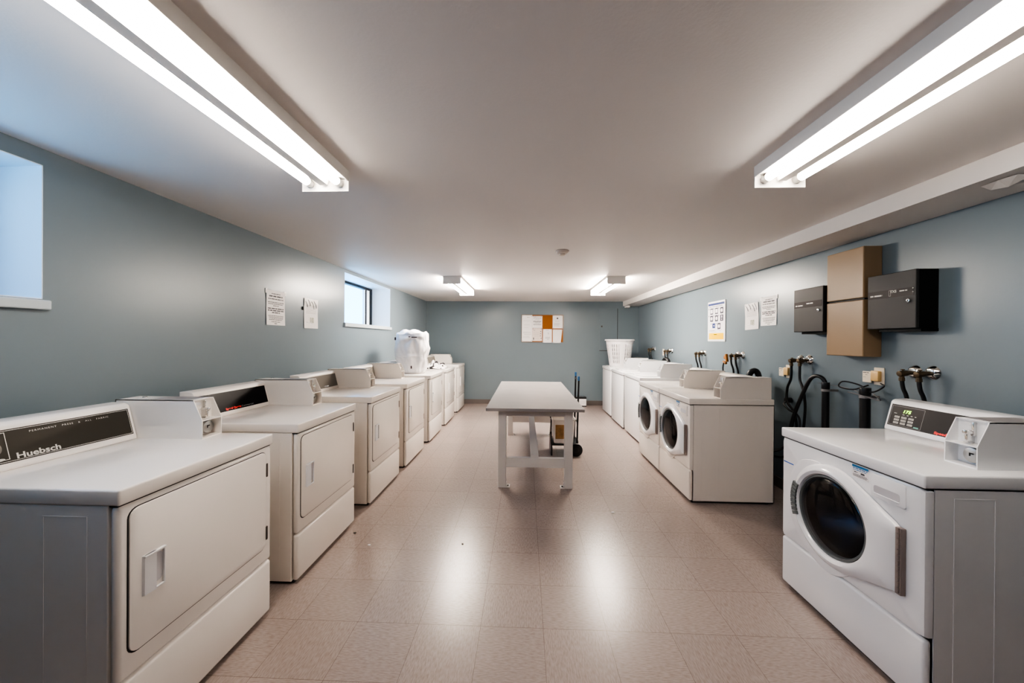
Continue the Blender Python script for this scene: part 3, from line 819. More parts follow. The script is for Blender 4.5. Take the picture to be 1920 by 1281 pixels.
icons = [(62, 88), (180, 88), (302, 88), (62, 182), (180, 182), (302, 182), None, (240, 283)]
for q in icons:
    if q: quad(bm, pf, q[0], q[0] + 70, q[1], q[1] + 78)
for x, z in ((24, 86), (144, 86), (262, 86), (24, 180), (144, 180), (262, 180), (82, 282), (202, 282)): quad(bm, pf, x, x + 14, z, z + 16)
bars(bm, pf, [(36, 190, 372, 3), (36, 170, 379, 3), (36, 200, 394, 2), (250, 268, 366, 7), (290, 304, 378, 7), (330, 338, 366, 5)], 8)
bars(bm, pf, [(150, 230, 424, 8)], 4)
link('picture_grid', bm, 'posterdark', r)
pf2 = lambda x, z: pf(x, z) + Vector((0, -0.0005, 0))
bm = B()
for k, q in enumerate(icons):
    if not q: continue
    x, z = q
    ring = [(x + 35 + 22 * math.cos(2 * PI * a / 20), z + 39 + 24 * math.sin(2 * PI * a / 20)) for a in range(20)]
    if k < 2: quad(bm, pf2, x + 10, x + 60, z + 14, z + 64)
    elif k == 5: quad(bm, pf2, x + 24, x + 46, z + 10, z + 40); quad(bm, pf2, x + 26, x + 44, z + 50, z + 66)
    else: bm.faces.new([bm.verts.new(pf2(*p)) for p in ring[::-1]])
bm.faces.new([bm.verts.new(pf2(*p)) for p in ((138, 314), (164, 326), (164, 302))])
link('picture_print', bm, 'posterwhite', r)

# ------------------------------------------------------------------ steel boxes on the right wall
def meter_box(y0, y1, z0, z1, d, label, big=False):
    w = y1 - y0; h = z1 - z0
    root = thing('meter_box', label, 'wall box', (WR, (y0 + y1) / 2, z0), -PI / 2)
    bm = B(); box(bm, -w / 2, w / 2, -d + 0.022, 0.0, 0.0, h, 0.003)
    box(bm, -w / 2 + 0.05, w / 2, -d + 0.03, 0, -0.018, 0.0)
    link('case', bm, 'meterside', root)
    bm = B(); box(bm, -w / 2, w / 2 + 0.001, -d, -d + 0.020, 0.0, h, 0.004); dr = link('door', bm, 'meter', root)
    fn = lambda x, z: Vector((x, -d - 0.0016, z))
    s0, s1 = h * 0.56, h * 0.70
    bm = B(); box(bm, -w / 2 + 0.006, w / 2 - 0.012, -d - 0.001, -d, s0, s1); link('label_strip', bm, 'charpanel', dr)
    bm = B()
    hz = s0 + (s1 - s0) * 0.30
    bars(bm, fn, [(-w * 0.43, -w * 0.36, hz, .009), (-w * 0.34, -w * 0.16, hz, .009)], 2)
    if big:
        text(bm, 'TXS', 0.022, lambda x, z: fn(0.0 + x, hz + 0.014 + z), bold=0.0006)
        bars(bm, fn, [(w * 0.19, w * 0.34, hz + 0.016, .007)], 5)
        line_rect(bm, fn, -0.008, 0.004, hz - 0.006, hz + 0.03, 0.0012)
        for q in (0.0, 0.022): cyl(bm, fn(w * 0.45, hz + 0.006 + q), (0, -1, 0), 0.0035, 0.002, 10)
    else:
        bars(bm, fn, [(-w * 0.04, w * 0.18, hz + 0.012, .008)], 5)
    link('label_printing', bm, 'ink', dr)
    bm = B(); cyl(bm, (w * 0.37, -d - 0.008, h * 0.475), (0, 1, 0), 0.011, 0.010, 18, bev=0.002); lk = link('lock', bm, 'chrome', dr, 40)
    bm = B(); box(bm, w * 0.37 - 0.0015, w * 0.37 + 0.0015, -d - 0.0088, -d - 0.0078, h * 0.475 - 0.006, h * 0.475 + 0.006); link('keyhole', bm, 'gap', lk)
    return root
meter_box(2.855, 3.155, 1.483, 1.840, 0.140, 'smaller dark grey steel box on the far side of the tan enclosure')
meter_box(2.205, 2.505, 1.487, 1.840, 0.130, 'dark grey steel box with white lettering, near side of the tan enclosure', True)
r = thing('cable_enclosure', 'tall tan steel enclosure mounted between the two dark boxes', 'wall box', (WR, 2.690, 1.300), -PI / 2)
w2, d = 0.150, 0.125
bm = B(); box(bm, -w2, w2, -d, 0, 0.408, 0.765, 0.006); link('upper_cover', bm, 'tan', r)
bm = B(); box(bm, -w2, w2, -d, 0, 0.000, 0.396, 0.006); link('lower_cover', bm, 'tan', r)
bm = B(); box(bm, -w2 + 0.006, w2 - 0.006, -d + 0.012, 0, 0.394, 0.410); link('cable_slot', bm, 'meterside', r)

# ------------------------------------------------------------------ water valves and hoses on the right wall
def valve(y, z, label, dirz=-0.02, spl=False):
    root = thing('water_valve', label, 'valve', (WR, y, z), -PI / 2, 'hose valves along the right wall')
    bm = B(); cyl(bm, (0, -0.020, 0), (0, 1, 0), 0.024, 0.020, 28, r2=0.045, bev=0.003); link('flange', bm, 'chrome', root, 40)
    bm = B(); cyl(bm, (0, -0.070, -0.006), (0, 1, 0.02), 0.013, 0.060, 16)
    cyl(bm, (0, -0.098, -0.012), (0, 1, 0.1), 0.018, 0.050, 16, bev=0.004)
    cyl(bm, (0, -0.080, -0.050), (0, 0, 1), 0.012, 0.044, 16)
    cyl(bm, (0, -0.080, -0.056), (0, 0, 1), 0.0145, 0.020, 8)
    link('valve_body', bm, 'brass', root, 40)
    bm = B(); cyl(bm, (0, -0.075, 0.0), (0, 0, 1), 0.005, 0.016, 10); box(bm, -0.010, 0.010, -0.082, -0.068, 0.012, 0.018, 0.003); link('valve_handle', bm, 'hinge' if spl else 'brass', root, 40)
    return root
def hose(name, pts, rad, label, cat='hose', m='rubber', group=None, seg=10, n=8):
    bm = B(); o = Vector(pts[0])
    tube(bm, [Vector(p) - o for p in pts], rad, seg, n)
    ob = link(name, bm, m, None, 60); ob.location = o
    return tag(ob, label, cat, group)
XV = WR - 0.080
def fill(y, z, y2, zb, label, x2=2.140, rad=0.011, sway=0.0):
    return hose('fill_hose', [(XV, y, z - 0.052), (XV + 0.004, y - 0.004, z - 0.10), (XV + 0.024, y - 0.012, z - 0.20), (XV + 0.02, (y + y2) / 2, zb + 0.10), (XV - 0.04, y2, zb - 0.02), (x2, y2, zb)],
                rad, label, 'hose', group='black washer fill hoses')
VZ = {}
PAIRS = [(2.330, 2.232, 1.215, 'above the foreground washer'), (3.262, 3.165, 1.243, 'beside the wall box above the gap'),
         (4.195, 4.105, 1.246, 'seen over the cream washer coin box'), (5.040, 4.945, 1.240, 'seen over the second front loader coin box'),
         (6.150, 6.040, 1.238, 'seen over the nearest top loader coin box'), (6.940, 6.830, 1.250, 'in the corner beside the laundry basket')]
for i, (ya, yb, z, where) in enumerate(PAIRS):
    valve(ya, z, 'brass hose valve %s, farther of its pair' % where)
    valve(yb, z + 0.004, 'brass hose valve %s, nearer of its pair' % where)
    if i == 0:
        fill(ya, z, ya - 0.03, 0.62, 'black fill hose hanging from the far valve above the foreground washer', x2=2.210, rad=0.0105)
        fill(yb, z, yb - 0.03, 0.62, 'black fill hose hanging from the near valve above the foreground washer', x2=2.210, rad=0.0105)
    elif i == 1:
        hose('fill_hose', [(XV, ya, z - 0.052), (XV - 0.004, ya + 0.0, z - 0.17), (XV + 0.01, ya + 0.06, 0.98), (XV, ya + 0.045, 0.86), (XV + 0.02, ya - 0.02, 0.76), (XV + 0.02, ya - 0.02, 0.56), (2.26, 3.29, 0.42), (2.142, 3.34, 0.46)], 0.0105,
             'long black fill hose bowing outward beside the cream washer', 'hose', group='black washer fill hoses')
        hose('fill_hose', [(XV, yb, z - 0.052), (XV, yb - 0.005, z - 0.17), (XV, yb - 0.045, 0.98), (XV + 0.01, yb - 0.05, 0.80), (XV + 0.02, yb + 0.02, 0.52), (2.30, 3.25, 0.38), (2.140, 3.28, 0.40)], 0.0105,
             'black fill hose hanging behind the drain hose loop', 'hose', group='black washer fill hoses')
    else:
        fill(ya, z, ya + 0.03, 0.75, 'black fill hose from the far valve %s' % where, rad=0.010, x2=2.140 if i == 2 else 2.280)
        fill(yb, z, yb - 0.03, 0.75, 'black fill hose from the near valve %s' % where, rad=0.010, x2=2.140 if i == 2 else 2.280)
bm = B(); cyl(bm, (0, 0, 0), (0, 0.25, 1), 0.017, 0.09, 14, bev=0.003); cyl(bm, (0, 0.02, -0.02), (0, 0.9, 0.3), 0.014, 0.06, 12, bev=0.003); box(bm, -0.016, 0.016, 0.02, 0.05, 0.03, 0.07, 0.005)
o = link('hose_adapter', bm, 'orange', None, 40); o.location = (2.345, 4.235, 1.165)
tag(o, 'orange plastic hose adapter hanging beneath the valves seen over the cream washer', 'hose adapter')
hose('adapter_line', [(2.345, 4.25, 1.17), (2.335, 4.29, 1.14), (2.335, 4.30, 1.05), (2.35, 4.27, 0.9)], 0.007, 'thin black line looping down from the orange adapter', 'cord', 'cord')

def standpipe(x, y, zt, label, rad=0.037):
    root = thing('drain_standpipe', label, 'pipe', (x, y, 0), 0)
    bm = B(); cyl(bm, (0, 0, 0.02), (0, 0, 1), rad, zt - 0.02, 24); cyl(bm, (0, 0, zt - 0.05), (0, 0, 1), rad + 0.002, 0.05, 24, bev=0.002); link('pipe', bm, 'abs', root, 40)
    bm = B(); cyl(bm, (0, 0, 0.0), (0, 0, 1), rad + 0.02, 0.022, 24); link('floor_collar', bm, 'abs', root, 40)
    bm = B(); cyl(bm, (0, 0, zt - 0.072), (0, 0, 1), rad + 0.004, 0.018, 24); box(bm, rad, WR - x, -0.008, 0.008, zt - 0.072, zt - 0.054); link('strap', bm, 'greystrap', root, 40)
    return root
standpipe(2.355, 2.885, 1.085, 'black drain standpipe with the hose hooked into its top', 0.024)
standpipe(2.355, 2.560, 1.085, 'open-topped black drain standpipe below the amber outlet', 0.029)
hose('drain_hose', [(2.226, 2.02, 0.30), (2.255, 2.35, 0.10), (2.265, 2.85, 0.06), (2.28, 3.10, 0.22), (2.29, 3.16, 0.48), (2.28, 3.15, 0.62), (2.29, 3.12, 0.78), (2.31, 3.06, 0.96), (2.325, 3.01, 1.08), (2.335, 2.965, 1.125), (2.345, 2.915, 1.120), (2.353, 2.889, 1.085), (2.355, 2.885, 1.03)],
     0.0145, 'thick black drain hose arching over into the standpipe', 'hose')
hose('drain_hose', [(2.27, 3.72, 0.90), (2.27, 3.71, 1.03), (2.285, 3.70, 1.09), (2.325, 3.69, 1.105), (2.350, 3.68, 1.05), (2.355, 3.67, 0.88)], 0.028, 'black drain hose bend rising behind the cream washer coin box', 'hose')
hose('drain_hose', [(2.30, 6.05, 0.90), (2.30, 6.04, 1.04), (2.31, 5.99, 1.10), (2.33, 5.93, 1.09), (2.34, 5.90, 1.0)], 0.035, 'small black drain hose bend behind the middle top loader', 'hose')
hose('tie_wire', [(2.33, 2.93, 1.075), (2.40, 2.83, 1.062), (2.39, 2.70, 1.055), (2.345, 2.60, 1.050)], 0.0022, 'thin grey wire strung between the two standpipes', 'wire', 'greystrap')
hose('loose_cable', [(2.40, 2.585, 1.10), (2.33, 2.62, 1.065), (2.30, 2.70, 1.075), (2.31, 2.68, 1.115), (2.35, 2.60, 1.10), (2.36, 2.52, 1.06), (2.42, 2.50, 1.10), (2.435, 2.535, 1.118)], 0.005, 'black cable tangled around the open standpipe top', 'cable', 'cord')
hose('tie_strap', [(2.36, 2.50, 1.04), (2.33, 2.47, 1.05), (2.34, 2.45, 1.03), (2.37, 2.48, 1.01), (2.33, 2.55, 1.03), (2.30, 2.63, 1.045)], 0.004, 'grey tie strap dangling at the open standpipe', 'strap', 'greystrap')
hose('power_cable', [(2.40, 3.36, 0.86), (2.33, 3.30, 0.84), (2.30, 3.20, 0.81), (2.30, 3.08, 0.76), (2.25, 2.98, 0.55), (2.24, 2.75, 0.27), (2.24, 2.30, 0.24), (2.218, 1.92, 0.25)], 0.0085, 'black power cord running low behind the drain hose', 'cord', 'cord')
bm = B(); cyl(bm, (0, 0, 0), (-1, 0, 0), 0.024, 0.05, 16, bev=0.004); o = link('power_plug', bm, 'cord', None, 40); o.location = (WR, 3.37, 0.865)
tag(o, 'round black plug in the wall behind the cream washer', 'plug')

def outlet(y, z, label):
    root = thing('wall_outlet', label, 'outlet', (WR, y, z), -PI / 2, 'ivory outlet boxes above the standpipes')
    bm = B(); box(bm, -0.036, 0.036, -0.007, 0, -0.060, 0.060, 0.003); link('cover_plate', bm, 'ivory', root)
    bm = B(); box(bm, -0.034, 0.022, -0.034, -0.007, -0.034, 0.038, 0.006); ad = link('amber_adapter', bm, 'amber', root, 40)
    bm = B(); box(bm, -0.100, -0.034, -0.026, -0.018, -0.048, 0.030, 0.003); tg = link('hang_tag', bm, 'ivory', root)
    fn = lambda x, zz: Vector((x + 0.008, -0.0266, zz))
    bm = B(); bars(bm, fn, [(-0.103, -0.058, 0.018, .005), (-0.085, -0.068, 0.004, .003), (-0.1, -0.08, -0.012, .002)], 2); link('tag_print', bm, 'type', tg)
    return root
outlet(2.552, 1.165, 'ivory outlet with amber adapter below the tan enclosure')
outlet(3.395, 1.125, 'ivory outlet with amber adapter half hidden behind a fill hose')

r = thing('switch_plate', 'plain ivory wall plate beside the far valves over the top loaders', 'wall plate', (WR, 6.40, 1.205), -PI / 2)
bm = B(); box(bm, -0.036, 0.036, -0.008, 0, -0.058, 0.058, 0.004); link('cover_plate', bm, 'ivory', r)
bm = B(); box(bm, -0.008, 0.008, -0.014, -0.008, -0.016, 0.016, 0.003); link('switch', bm, 'plastic', r)
# peeled paint on the bulkhead
bm = B()
g = [[(0, 0, -0.002), (0.05, -0.01, -0.010), (0.10, 0.005, -0.004)], [(-0.01, 0.06, -0.004), (0.05, 0.07, -0.030), (0.11, 0.06, -0.012)], [(0.0, 0.13, -0.002), (0.06, 0.14, -0.016), (0.09, 0.12, -0.002)]]
vv = [[bm.verts.new(p) for p in row] for row in g]
for a in range(2):
    for b in range(2): bm.faces.new((vv[a][b], vv[a][b + 1], vv[a + 1][b + 1], vv[a + 1][b]))
o = link('peeling_paint', bm, 'soffit'); o.location = (2.17, 1.66, SOF_Z)
tag(o, 'torn flap of peeling paint under the right bulkhead', 'paint flap')

# ------------------------------------------------------------------ back wall
r = thing('access_panel', 'blue-grey painted access panel set in the back wall', 'panel', (1.792, YB, 1.195))
bm = B(); box(bm, -0.190, 0.190, -0.014, 0, 0.0, 0.905, 0.002); link('panel_door', bm, 'wall', r)
bm = B(); box(bm, 0.190, 0.200, -0.010, 0, 0.0, 0.905); link('hinge_gap_shadow', bm, 'gap', r)  # dark strip painted as the shadow along the hinge edge
bm = B(); box(bm, -0.190, 0.30, -0.004, 0, -0.012, -0.002); link('lower_seam', bm, 'gap', r)
bm = B(); box(bm, -0.156, -0.130, -0.026, -0.014, 0.500, 0.535, 0.003); link('latch', bm, 'hinge', r)

r = thing('bulletin_board', 'orange-brown cork bulletin board on the back wall', 'bulletin board', (0.366, YB, 1.365))
BW, BH = 0.450, 0.592
bm = B(); box(bm, -BW, BW, -0.016, 0, 0.0, BH, 0.002); link('cork', bm, 'cork', r)
bm = B()
for q in ((-BW - 0.010, -BW + 0.004, 0, BH), (BW - 0.004, BW + 0.010, 0, BH), (-BW, BW, BH - 0.004, BH + 0.008), (-BW, BW, -0.008, 0.004)):
    box(bm, q[0], q[1], -0.022, 0, q[2], q[3], 0.002)
link('frame', bm, 'alu', r)
def pinned(x0, x1, z0, z1, label, lines, m='paper', ink='type', shear=0.0, extra=None, dx=0.0):
    w, h = x1 - x0, z1 - z0
    root = thing('pinned_notice', label, 'notice', (0.366 + (x0 + x1) / 2, YB - 0.0225, 1.365 + (z0 + z1) / 2), 0, 'papers pinned to the bulletin board')
    fn = lambda x, z, o: Vector((x + shear * z * (x > 0), -o, z))
    bm = B(); paper_sheet(bm, fn, w, h, 0.001, 0.001); link('sheet', bm, m, root, 60)
    bm = B(); bars(bm, lambda x, z: fn(x, z, 0.0024), [(a * w / 2, b * w / 2, c * h / 2, d) for a, b, c, d in lines], int(abs(x0) * 100)); link('printed_text', bm, ink, root)
    if extra:
        bm = B(); extra(bm, lambda x, z: fn(x * w / 2, z * h / 2, 0.0026)); link('printed_mark', bm, 'type', root)
    bm = B()
    for sx in (-0.42, 0.42):
        for sz in (-0.46, 0.46): cyl(bm, fn(sx * w, sz * h, 0.001), (0, -1, 0), 0.006, 0.008, 10)
    link('push_pin', bm, 'hinge', root, 40)
def dots(pts, s=0.10):
    def f(bm, fn):
        for x, z in pts:
            bm.faces.new([bm.verts.new(fn(x + s * math.cos(2 * PI * k / 10), z + s * 0.7 * math.sin(2 * PI * k / 10))) for k in range(10)])
    return f
def arc(bm, fn):
    for k in range(14):
        a0, a1 = -1.2 + k * 0.2, -1.2 + (k + 1) * 0.2
        bm.faces.new([bm.verts.new(fn(0.08 + r * math.cos(a), 0.35 + r * 0.75 * math.sin(a))) for r, a in ((0.15, a0), (0.2, a0), (0.2, a1), (0.15, a1))])
pinned(-0.445, -0.222, 0.010, 0.585, 'tall faintly printed sheet at the left end of the bulletin board', [(0.0, 0.5, 0.82, .010), (-0.7, 0.7, 0.56, .005), (-0.6, 0.6, 0.26, .004), (-0.6, 0.2, 0.05, .004), (-0.8, 0.7, -0.30, .007), (-0.8, 0.8, -0.38, .006), (-0.6, 0.8, -0.48, .006), (-0.8, 0.5, -0.62, .006), (-0.8, 0.6, -0.70, .006)], ink='typefaint')
pinned(-0.220, -0.002, 0.298, 0.568, 'densely printed notice in the upper row, left of the bare cork', [(-0.8, 0.8, 0.80, .014), (-0.8, 0.8, 0.55, .010), (-0.5, 0.5, 0.42, .006), (-0.8, 0.8, 0.12, .014), (-0.8, 0.8, -0.02, .014), (-0.5, 0.5, -0.16, .008), (-0.8, 0.8, -0.30, .007), (-0.8, 0.8, -0.40, .007), (-0.8, 0.8, -0.50, .007), (-0.7, 0.7, -0.86, .006)], ink='greyink')
pinned(-0.220, -0.006, 0.020, 0.292, 'beige flyer with small dark pictures under the densely printed notice', [(-0.8, -0.4, 0.70, .012), (-0.8, 0.5, 0.30, .004), (-0.8, 0.5, 0.05, .004), (-0.8, 0.5, -0.2, .004), (-0.4, 0.4, -0.6, .004)], m='paperwarm', ink='typefaint', extra=dots([(0.72, 0.55), (0.70, 0.2), (0.66, -0.15), (0.8, -0.55), (-0.72, -0.6), (-0.72, -0.72), (-0.72, -0.48)]))
pinned(0.012, 0.208, -0.012, 0.282, 'white sheet with an arc mark below the bare cork', [(-0.4, 0.3, 0.82, .005), (-0.5, 0.6, -0.20, .005), (-0.5, 0.6, -0.36, .006), (-0.1, 0.4, -0.52, .005)], extra=arc)
pinned(0.222, 0.440, 0.298, 0.582, 'white sheet with a round emblem in the upper right of the board', [(-0.5, 0.3, 0.10, .006), (-0.8, 0.3, -0.22, .006), (-0.8, 0.5, -0.35, .006), (-0.8, 0.2, -0.48, .006), (-0.8, 0.3, -0.62, .005)], ink='typefaint', extra=dots([(-0.05, 0.55)], 0.18))
pinned(0.226, 0.415, -0.015, 0.278, 'slanted near-blank sheet at the lower right of the board', [(-0.5, 0.4, 0.86, .004), (-0.4, 0.2, -0.78, .004)], shear=0.11, ink='typefaint')

r = thing('tissue_carton', 'small dark-topped carton with white paper by the back baseboard', 'carton', (1.182, YB - 0.135, 0))
bm = B(); box(bm, -0.115, 0.115, -0.06, 0.06, 0.02, 0.165, 0.004); link('white_box', bm, 'paper', r)
bm = B(); box(bm, -0.125, 0.120, -0.055, 0.07, 0.165, 0.205, 0.004); box(bm, -0.120, 0.118, -0.062, 0.066, 0.0, 0.022, 0.004); link('dark_tray', bm, 'cartblack', r)
bm = B(); bars(bm, lambda x, z: Vector((x, -0.0608, z)), [(-0.06, 0.09, 0.10, .006), (-0.06, 0.09, 0.075, .004), (-0.06, 0.07, 0.055, .004)], 4); link('box_print', bm, 'typefaint', r)

# ------------------------------------------------------------------ laundry bag
def bag():
    root = thing('laundry_bag', 'tall white canvas laundry bag standing on a dryer by the far window', 'laundry bag', (-1.635, 5.105, 0.9165))
    bm = B()
    nz, ns = 48, 96
    H = 0.575
    rings = []
    def prof(t):
        if t < 0.06: return 0.70 + 0.30 * (t / 0.06) ** 0.5 * 0.55
        return 0.865 + 0.135 * min(1, (t - 0.06) / 0.5) - 0.015 * max(0, t - 0.8) / 0.2
    for j in range(nz + 1):
        t = j / nz
        ring = []
        for k in range(ns):
            a = 2 * PI * k / ns
            e = 2.7 + 1.2 * t
            c, s = math.cos(a), math.sin(a)
            q = (abs(c) ** e + abs(s) ** e) ** (-1 / e)
            x, y = 0.214 * prof(t) * q * c, 0.165 * prof(t) * q * s
            wv = 0.026 * noise.noise(Vector((2.5 * c, 2.5 * s, 4 * t))) + 0.030 * (0.35 - abs(noise.noise(Vector((4 * c + 3 + 2.5 * t, 4 * s, 2.2 * t + 2 * c))))) + 0.012 * (0.3 - abs(noise.noise(Vector((8 * c - 4 * t, 8 * s, 5 * t)))))
            wv *= 0.35 + 0.65 * math.sin(PI * min(1, t * 1.1)) if t < 0.86 else 0.35 + 0.45 * (1 - t)
            x += wv * c * 1.2; y += wv * s
            if y < 0:                                            # pleats running down from the handle on the front
                hx, hz = x - 0.07, 0.53 - H * t
                d = math.hypot(hx, hz)
                fade = min(1, max(0, (d - 0.03) / 0.10)) * max(0, 1 - d / 0.42) * min(1, -y / 0.10)
                y += 0.020 * fade * math.sin(6.5 * math.atan2(hx, hz) + 0.8 * math.sin(9 * d))
                y -= 0.010 * max(0, 1 - abs(H * t - 0.255) / 0.03) * (0.5 + 0.5 * math.sin(x * 26))
            sag = 0.010 * max(0, t - 0.75) / 0.25 * math.sin(2.0 * a + 2.4) - 0.012 * max(0, t - 0.8) / 0.2 * abs(math.sin(2 * a))
            ring.append(bm.verts.new((x, y, H * t + sag)))
        rings.append(ring)
    # folded rim and inward closing top
    for q, (kk, dz) in enumerate(((0.985, 0.010), (0.90, 0.004), (0.60, -0.01), (0.25, -0.02))):
        ring = []
        for k in range(ns):
            v = rings[nz][k].co
            a = 2 * PI * k / ns
            lump = 0.040 * max(0, noise.noise(Vector((v.x * 9 + 1.3, v.y * 9, q * 0.7)))) + 0.018 * noise.noise(Vector((v.x * 22, v.y * 22, q)))
            ring.append(bm.verts.new((v.x * kk, v.y * kk, v.z + dz + lump)))
        rings.append(ring)
    for j in range(len(rings) - 1):
        for k in range(ns): bm.faces.new((rings[j][k], rings[j][(k + 1) % ns], rings[j + 1][(k + 1) % ns], rings[j + 1][k]))
    bm.faces.new(rings[0][::-1]); bm.faces.new(rings[-1])
    link('bag_body', bm, 'cloth', root, 180)
    bm = B()
    gg = []
    for a in range(25):
        row = []
        for b in range(13):
            u, v = a / 24 * 2 - 1, b / 12 * 2 - 1
            e = max(0.0, 1 - u * u) ** 0.5 * max(0.0, 1 - v * v) ** 0.5
            z = 0.552 + e * (0.062 + 0.035 * noise.noise(Vector((2.2 * u + 5, 1.8 * v, 0))) + 0.02 * math.cos(2.4 * (u + 0.4))) - 0.012 * abs(noise.noise(Vector((6 * u, 5 * v, 2))))
            row.append(bm.verts.new((0.200 * u, 0.150 * v * (1 - 0.15 * u * u), z)))
        gg.append(row)
    for a in range(24):
        for b in range(12): bm.faces.new((gg[a][b], gg[a + 1][b], gg[a + 1][b + 1], gg[a][b + 1]))
    link('folded_collar', bm, 'cloth', root, 180)
    bm = B()
    box(bm, 0.00, 0.026, -0.187, -0.168, 0.515, 0.528, 0.003); box(bm, 0.04, 0.118, -0.187, -0.168, 0.510, 0.524, 0.003)
    link('handle_strap', bm, 'zip', root)
    bm = B(); box(bm, 0.028, 0.044, -0.170, -0.150, 0.075, 0.115, 0.002); link('zip_pull', bm, 'zip', root)
    bm = B(); box(bm, -0.212, -0.196, -0.128, -0.120, 0.475, 0.515, 0.003); box(bm, -0.222, -0.204, -0.12, -0.05, 0.475, 0.515, 0.003); link('side_label', bm, 'zip', root)
    bm = B(); tube(bm, [(-0.15, -0.176, 0.245), (0.035, -0.178, 0.252), (0.2, -0.165, 0.248)], 0.003, 6, 4); tube(bm, [(0.035, -0.179, 0.25), (0.036, -0.172, 0.12)], 0.003, 6, 4); link('pocket_seam', bm, 'cloth', root)
bag()

# ------------------------------------------------------------------ crumpled cloth
bm = B()
n = 40
g = []
for j in range(n + 1):
    row = []
    for i in range(n + 1):
        u, v = i / n * 2 - 1, j / n * 2 - 1
        rr = math.sqrt(u * u + v * v)
        k = 1 + 0.25 * noise.noise(Vector((2 * u, 2 * v, 9)))
        h = max(0.0, 1 - (rr / 1.05) ** 2)
        z = 0.006 + h * (0.085 + 0.10 * abs(noise.noise(Vector((2.3 * u + 4, 2.3 * v, 1)))) + 0.05 * noise.noise(Vector((5 * u, 5 * v, 3))))
        row.append(bm.verts.new((0.175 * u * k, 0.16 * v * k, max(0.004, z))))
    g.append(row)
for j in range(n):
    for i in range(n): bm.faces.new((g[j][i], g[j][i + 1], g[j + 1][i + 1], g[j + 1][i]))
o = link('crumpled_cloth', bm, 'pattern', None, 180); o.location = (-1.50, 5.93, 0.917)
tag(o, 'crumpled black and white patterned cloth lying on a far dryer', 'cloth')

# ------------------------------------------------------------------ laundry basket
def basket():
    root = thing('laundry_basket', 'white perforated plastic laundry basket on the last top loader', 'laundry basket', (1.835, 7.02, 0.9165))
    H, r0, r1 = 0.50, 0.188, 0.262
    R = lambda z: r0 + (r1 - r0) * z / H
    bm = B()
    seg = 72
    zs = [0.0, 0.055]
    rows = 5
    z = 0.055
    for q in range(rows):
        zs += [z + 0.060, z + 0.076]; z += 0.076
    zs += [H]
    solid_col = lambda k: (k % 12) in (0, 1, 2, 3) or k % 2 == 0
    V = [[bm.verts.new((R(zz) * math.cos(2 * PI * (k + 3) / seg), R(zz) * math.sin(2 * PI * (k + 3) / seg), zz)) for k in range(seg)] for zz in zs]
    for j in range(len(zs) - 1):
        hole = j % 2 == 1 and j < 2 * rows
        for k in range(seg):
            if hole and not solid_col(k): continue
            bm.faces.new((V[j][k], V[j][(k + 1) % seg], V[j + 1][(k + 1) % seg], V[j + 1][k]))
    bm.faces.new(V[0][::-1])
    bmesh.ops.recalc_face_normals(bm, faces=bm.faces[:])
    bmesh.ops.solidify(bm, geom=bm.faces[:], thickness=0.004)
    link('basket_body', bm, 'basket', root)
    bm = B()
    for s2 in range(96):
        pass
    a = [[(r1 - 0.008, H - 0.014), (r1 + 0.018, H - 0.014), (r1 + 0.020, H + 0.004), (r1 + 0.010, H + 0.014), (r1 - 0.006, H + 0.010)]]
    prof = a[0]
    L2 = [[bm.verts.new((p[0] * math.cos(2 * PI * k / 72), p[0] * math.sin(2 * PI * k / 72), p[1])) for p in prof] for k in range(72)]
    for k in range(72):
        for i in range(len(prof)):
            bm.faces.new((L2[k][i], L2[(k + 1) % 72][i], L2[(k + 1) % 72][(i + 1) % 5], L2[k][(i + 1) % 5]))
    bmesh.ops.recalc_face_normals(bm, faces=bm.faces[:])
    link('rim', bm, 'basket', root, 50)
basket()

# ------------------------------------------------------------------ luggage cart and its bin
r = thing('luggage_cart', 'black folding luggage cart with blue grips behind the table', 'cart', (0.0, 4.50, 0))
bm = B()
tube(bm, [(0.635, -0.13, 0.10), (0.645, -0.13, 0.55), (0.652, -0.13, 0.93)], 0.011, 10, 3)
tube(bm, [(0.635, 0.13, 0.10), (0.645, 0.13, 0.55), (0.652, 0.13, 0.96)], 0.011, 10, 3)
tube(bm, [(0.652, -0.13, 0.90), (0.652, 0.13, 0.92)], 0.009, 10, 3)
tube(bm, [(0.640, -0.13, 0.40), (0.640, 0.13, 0.40)], 0.009, 10, 3)
box(bm, 0.33, 0.655, -0.15, 0.15, 0.120, 0.134, 0.004)
tube(bm, [(0.62, -0.17, 0.078), (0.62, 0.17, 0.078)], 0.008, 10, 3)
link('frame', bm, 'cartblack', r, 40)
for s in (-1, 1):
    bm = B(); cyl(bm, (0.652, s * 0.13, 0.925 + 0.015 * s), (0, 0, 1), 0.0135, 0.055, 14, bev=0.005); link('grip', bm, 'blue', r, 40)
    bm = B(); cyl(bm, (0.62, s * 0.17 - 0.018, 0.078), (0, 1, 0), 0.078, 0.036, 32, bev=0.010); wh = link('wheel', bm, 'rubber', r, 40)
    bm = B(); cyl(bm, (0.62, s * 0.17 - 0.022, 0.078), (0, 1, 0), 0.030, 0.044, 20, bev=0.005); link('hub', bm, 'cartblack', wh, 40)
bm = B(); prism(bm, [(-0.16, 0.0), (0.14, 0.0), (0.14, 0.20), (0.08, 0.235), (-0.10, 0.18), (-0.16, 0.10)], 0.318, 0.336, 'x', 0.004); link('foot_plate', bm, 'cartblack', r)
bm = B(); tube(bm, [(0.325, 0.10, 0.22), (0.330, 0.0, 0.44)], 0.005, 8, 3); tube(bm, [(0.325, -0.12, 0.15), (0.335, -0.02, 0.44)], 0.005, 8, 3); box(bm, 0.314, 0.328, -0.04, 0.02, 0.432, 0.445, 0.003); link('elastic_cord', bm, 'cord', r, 40)
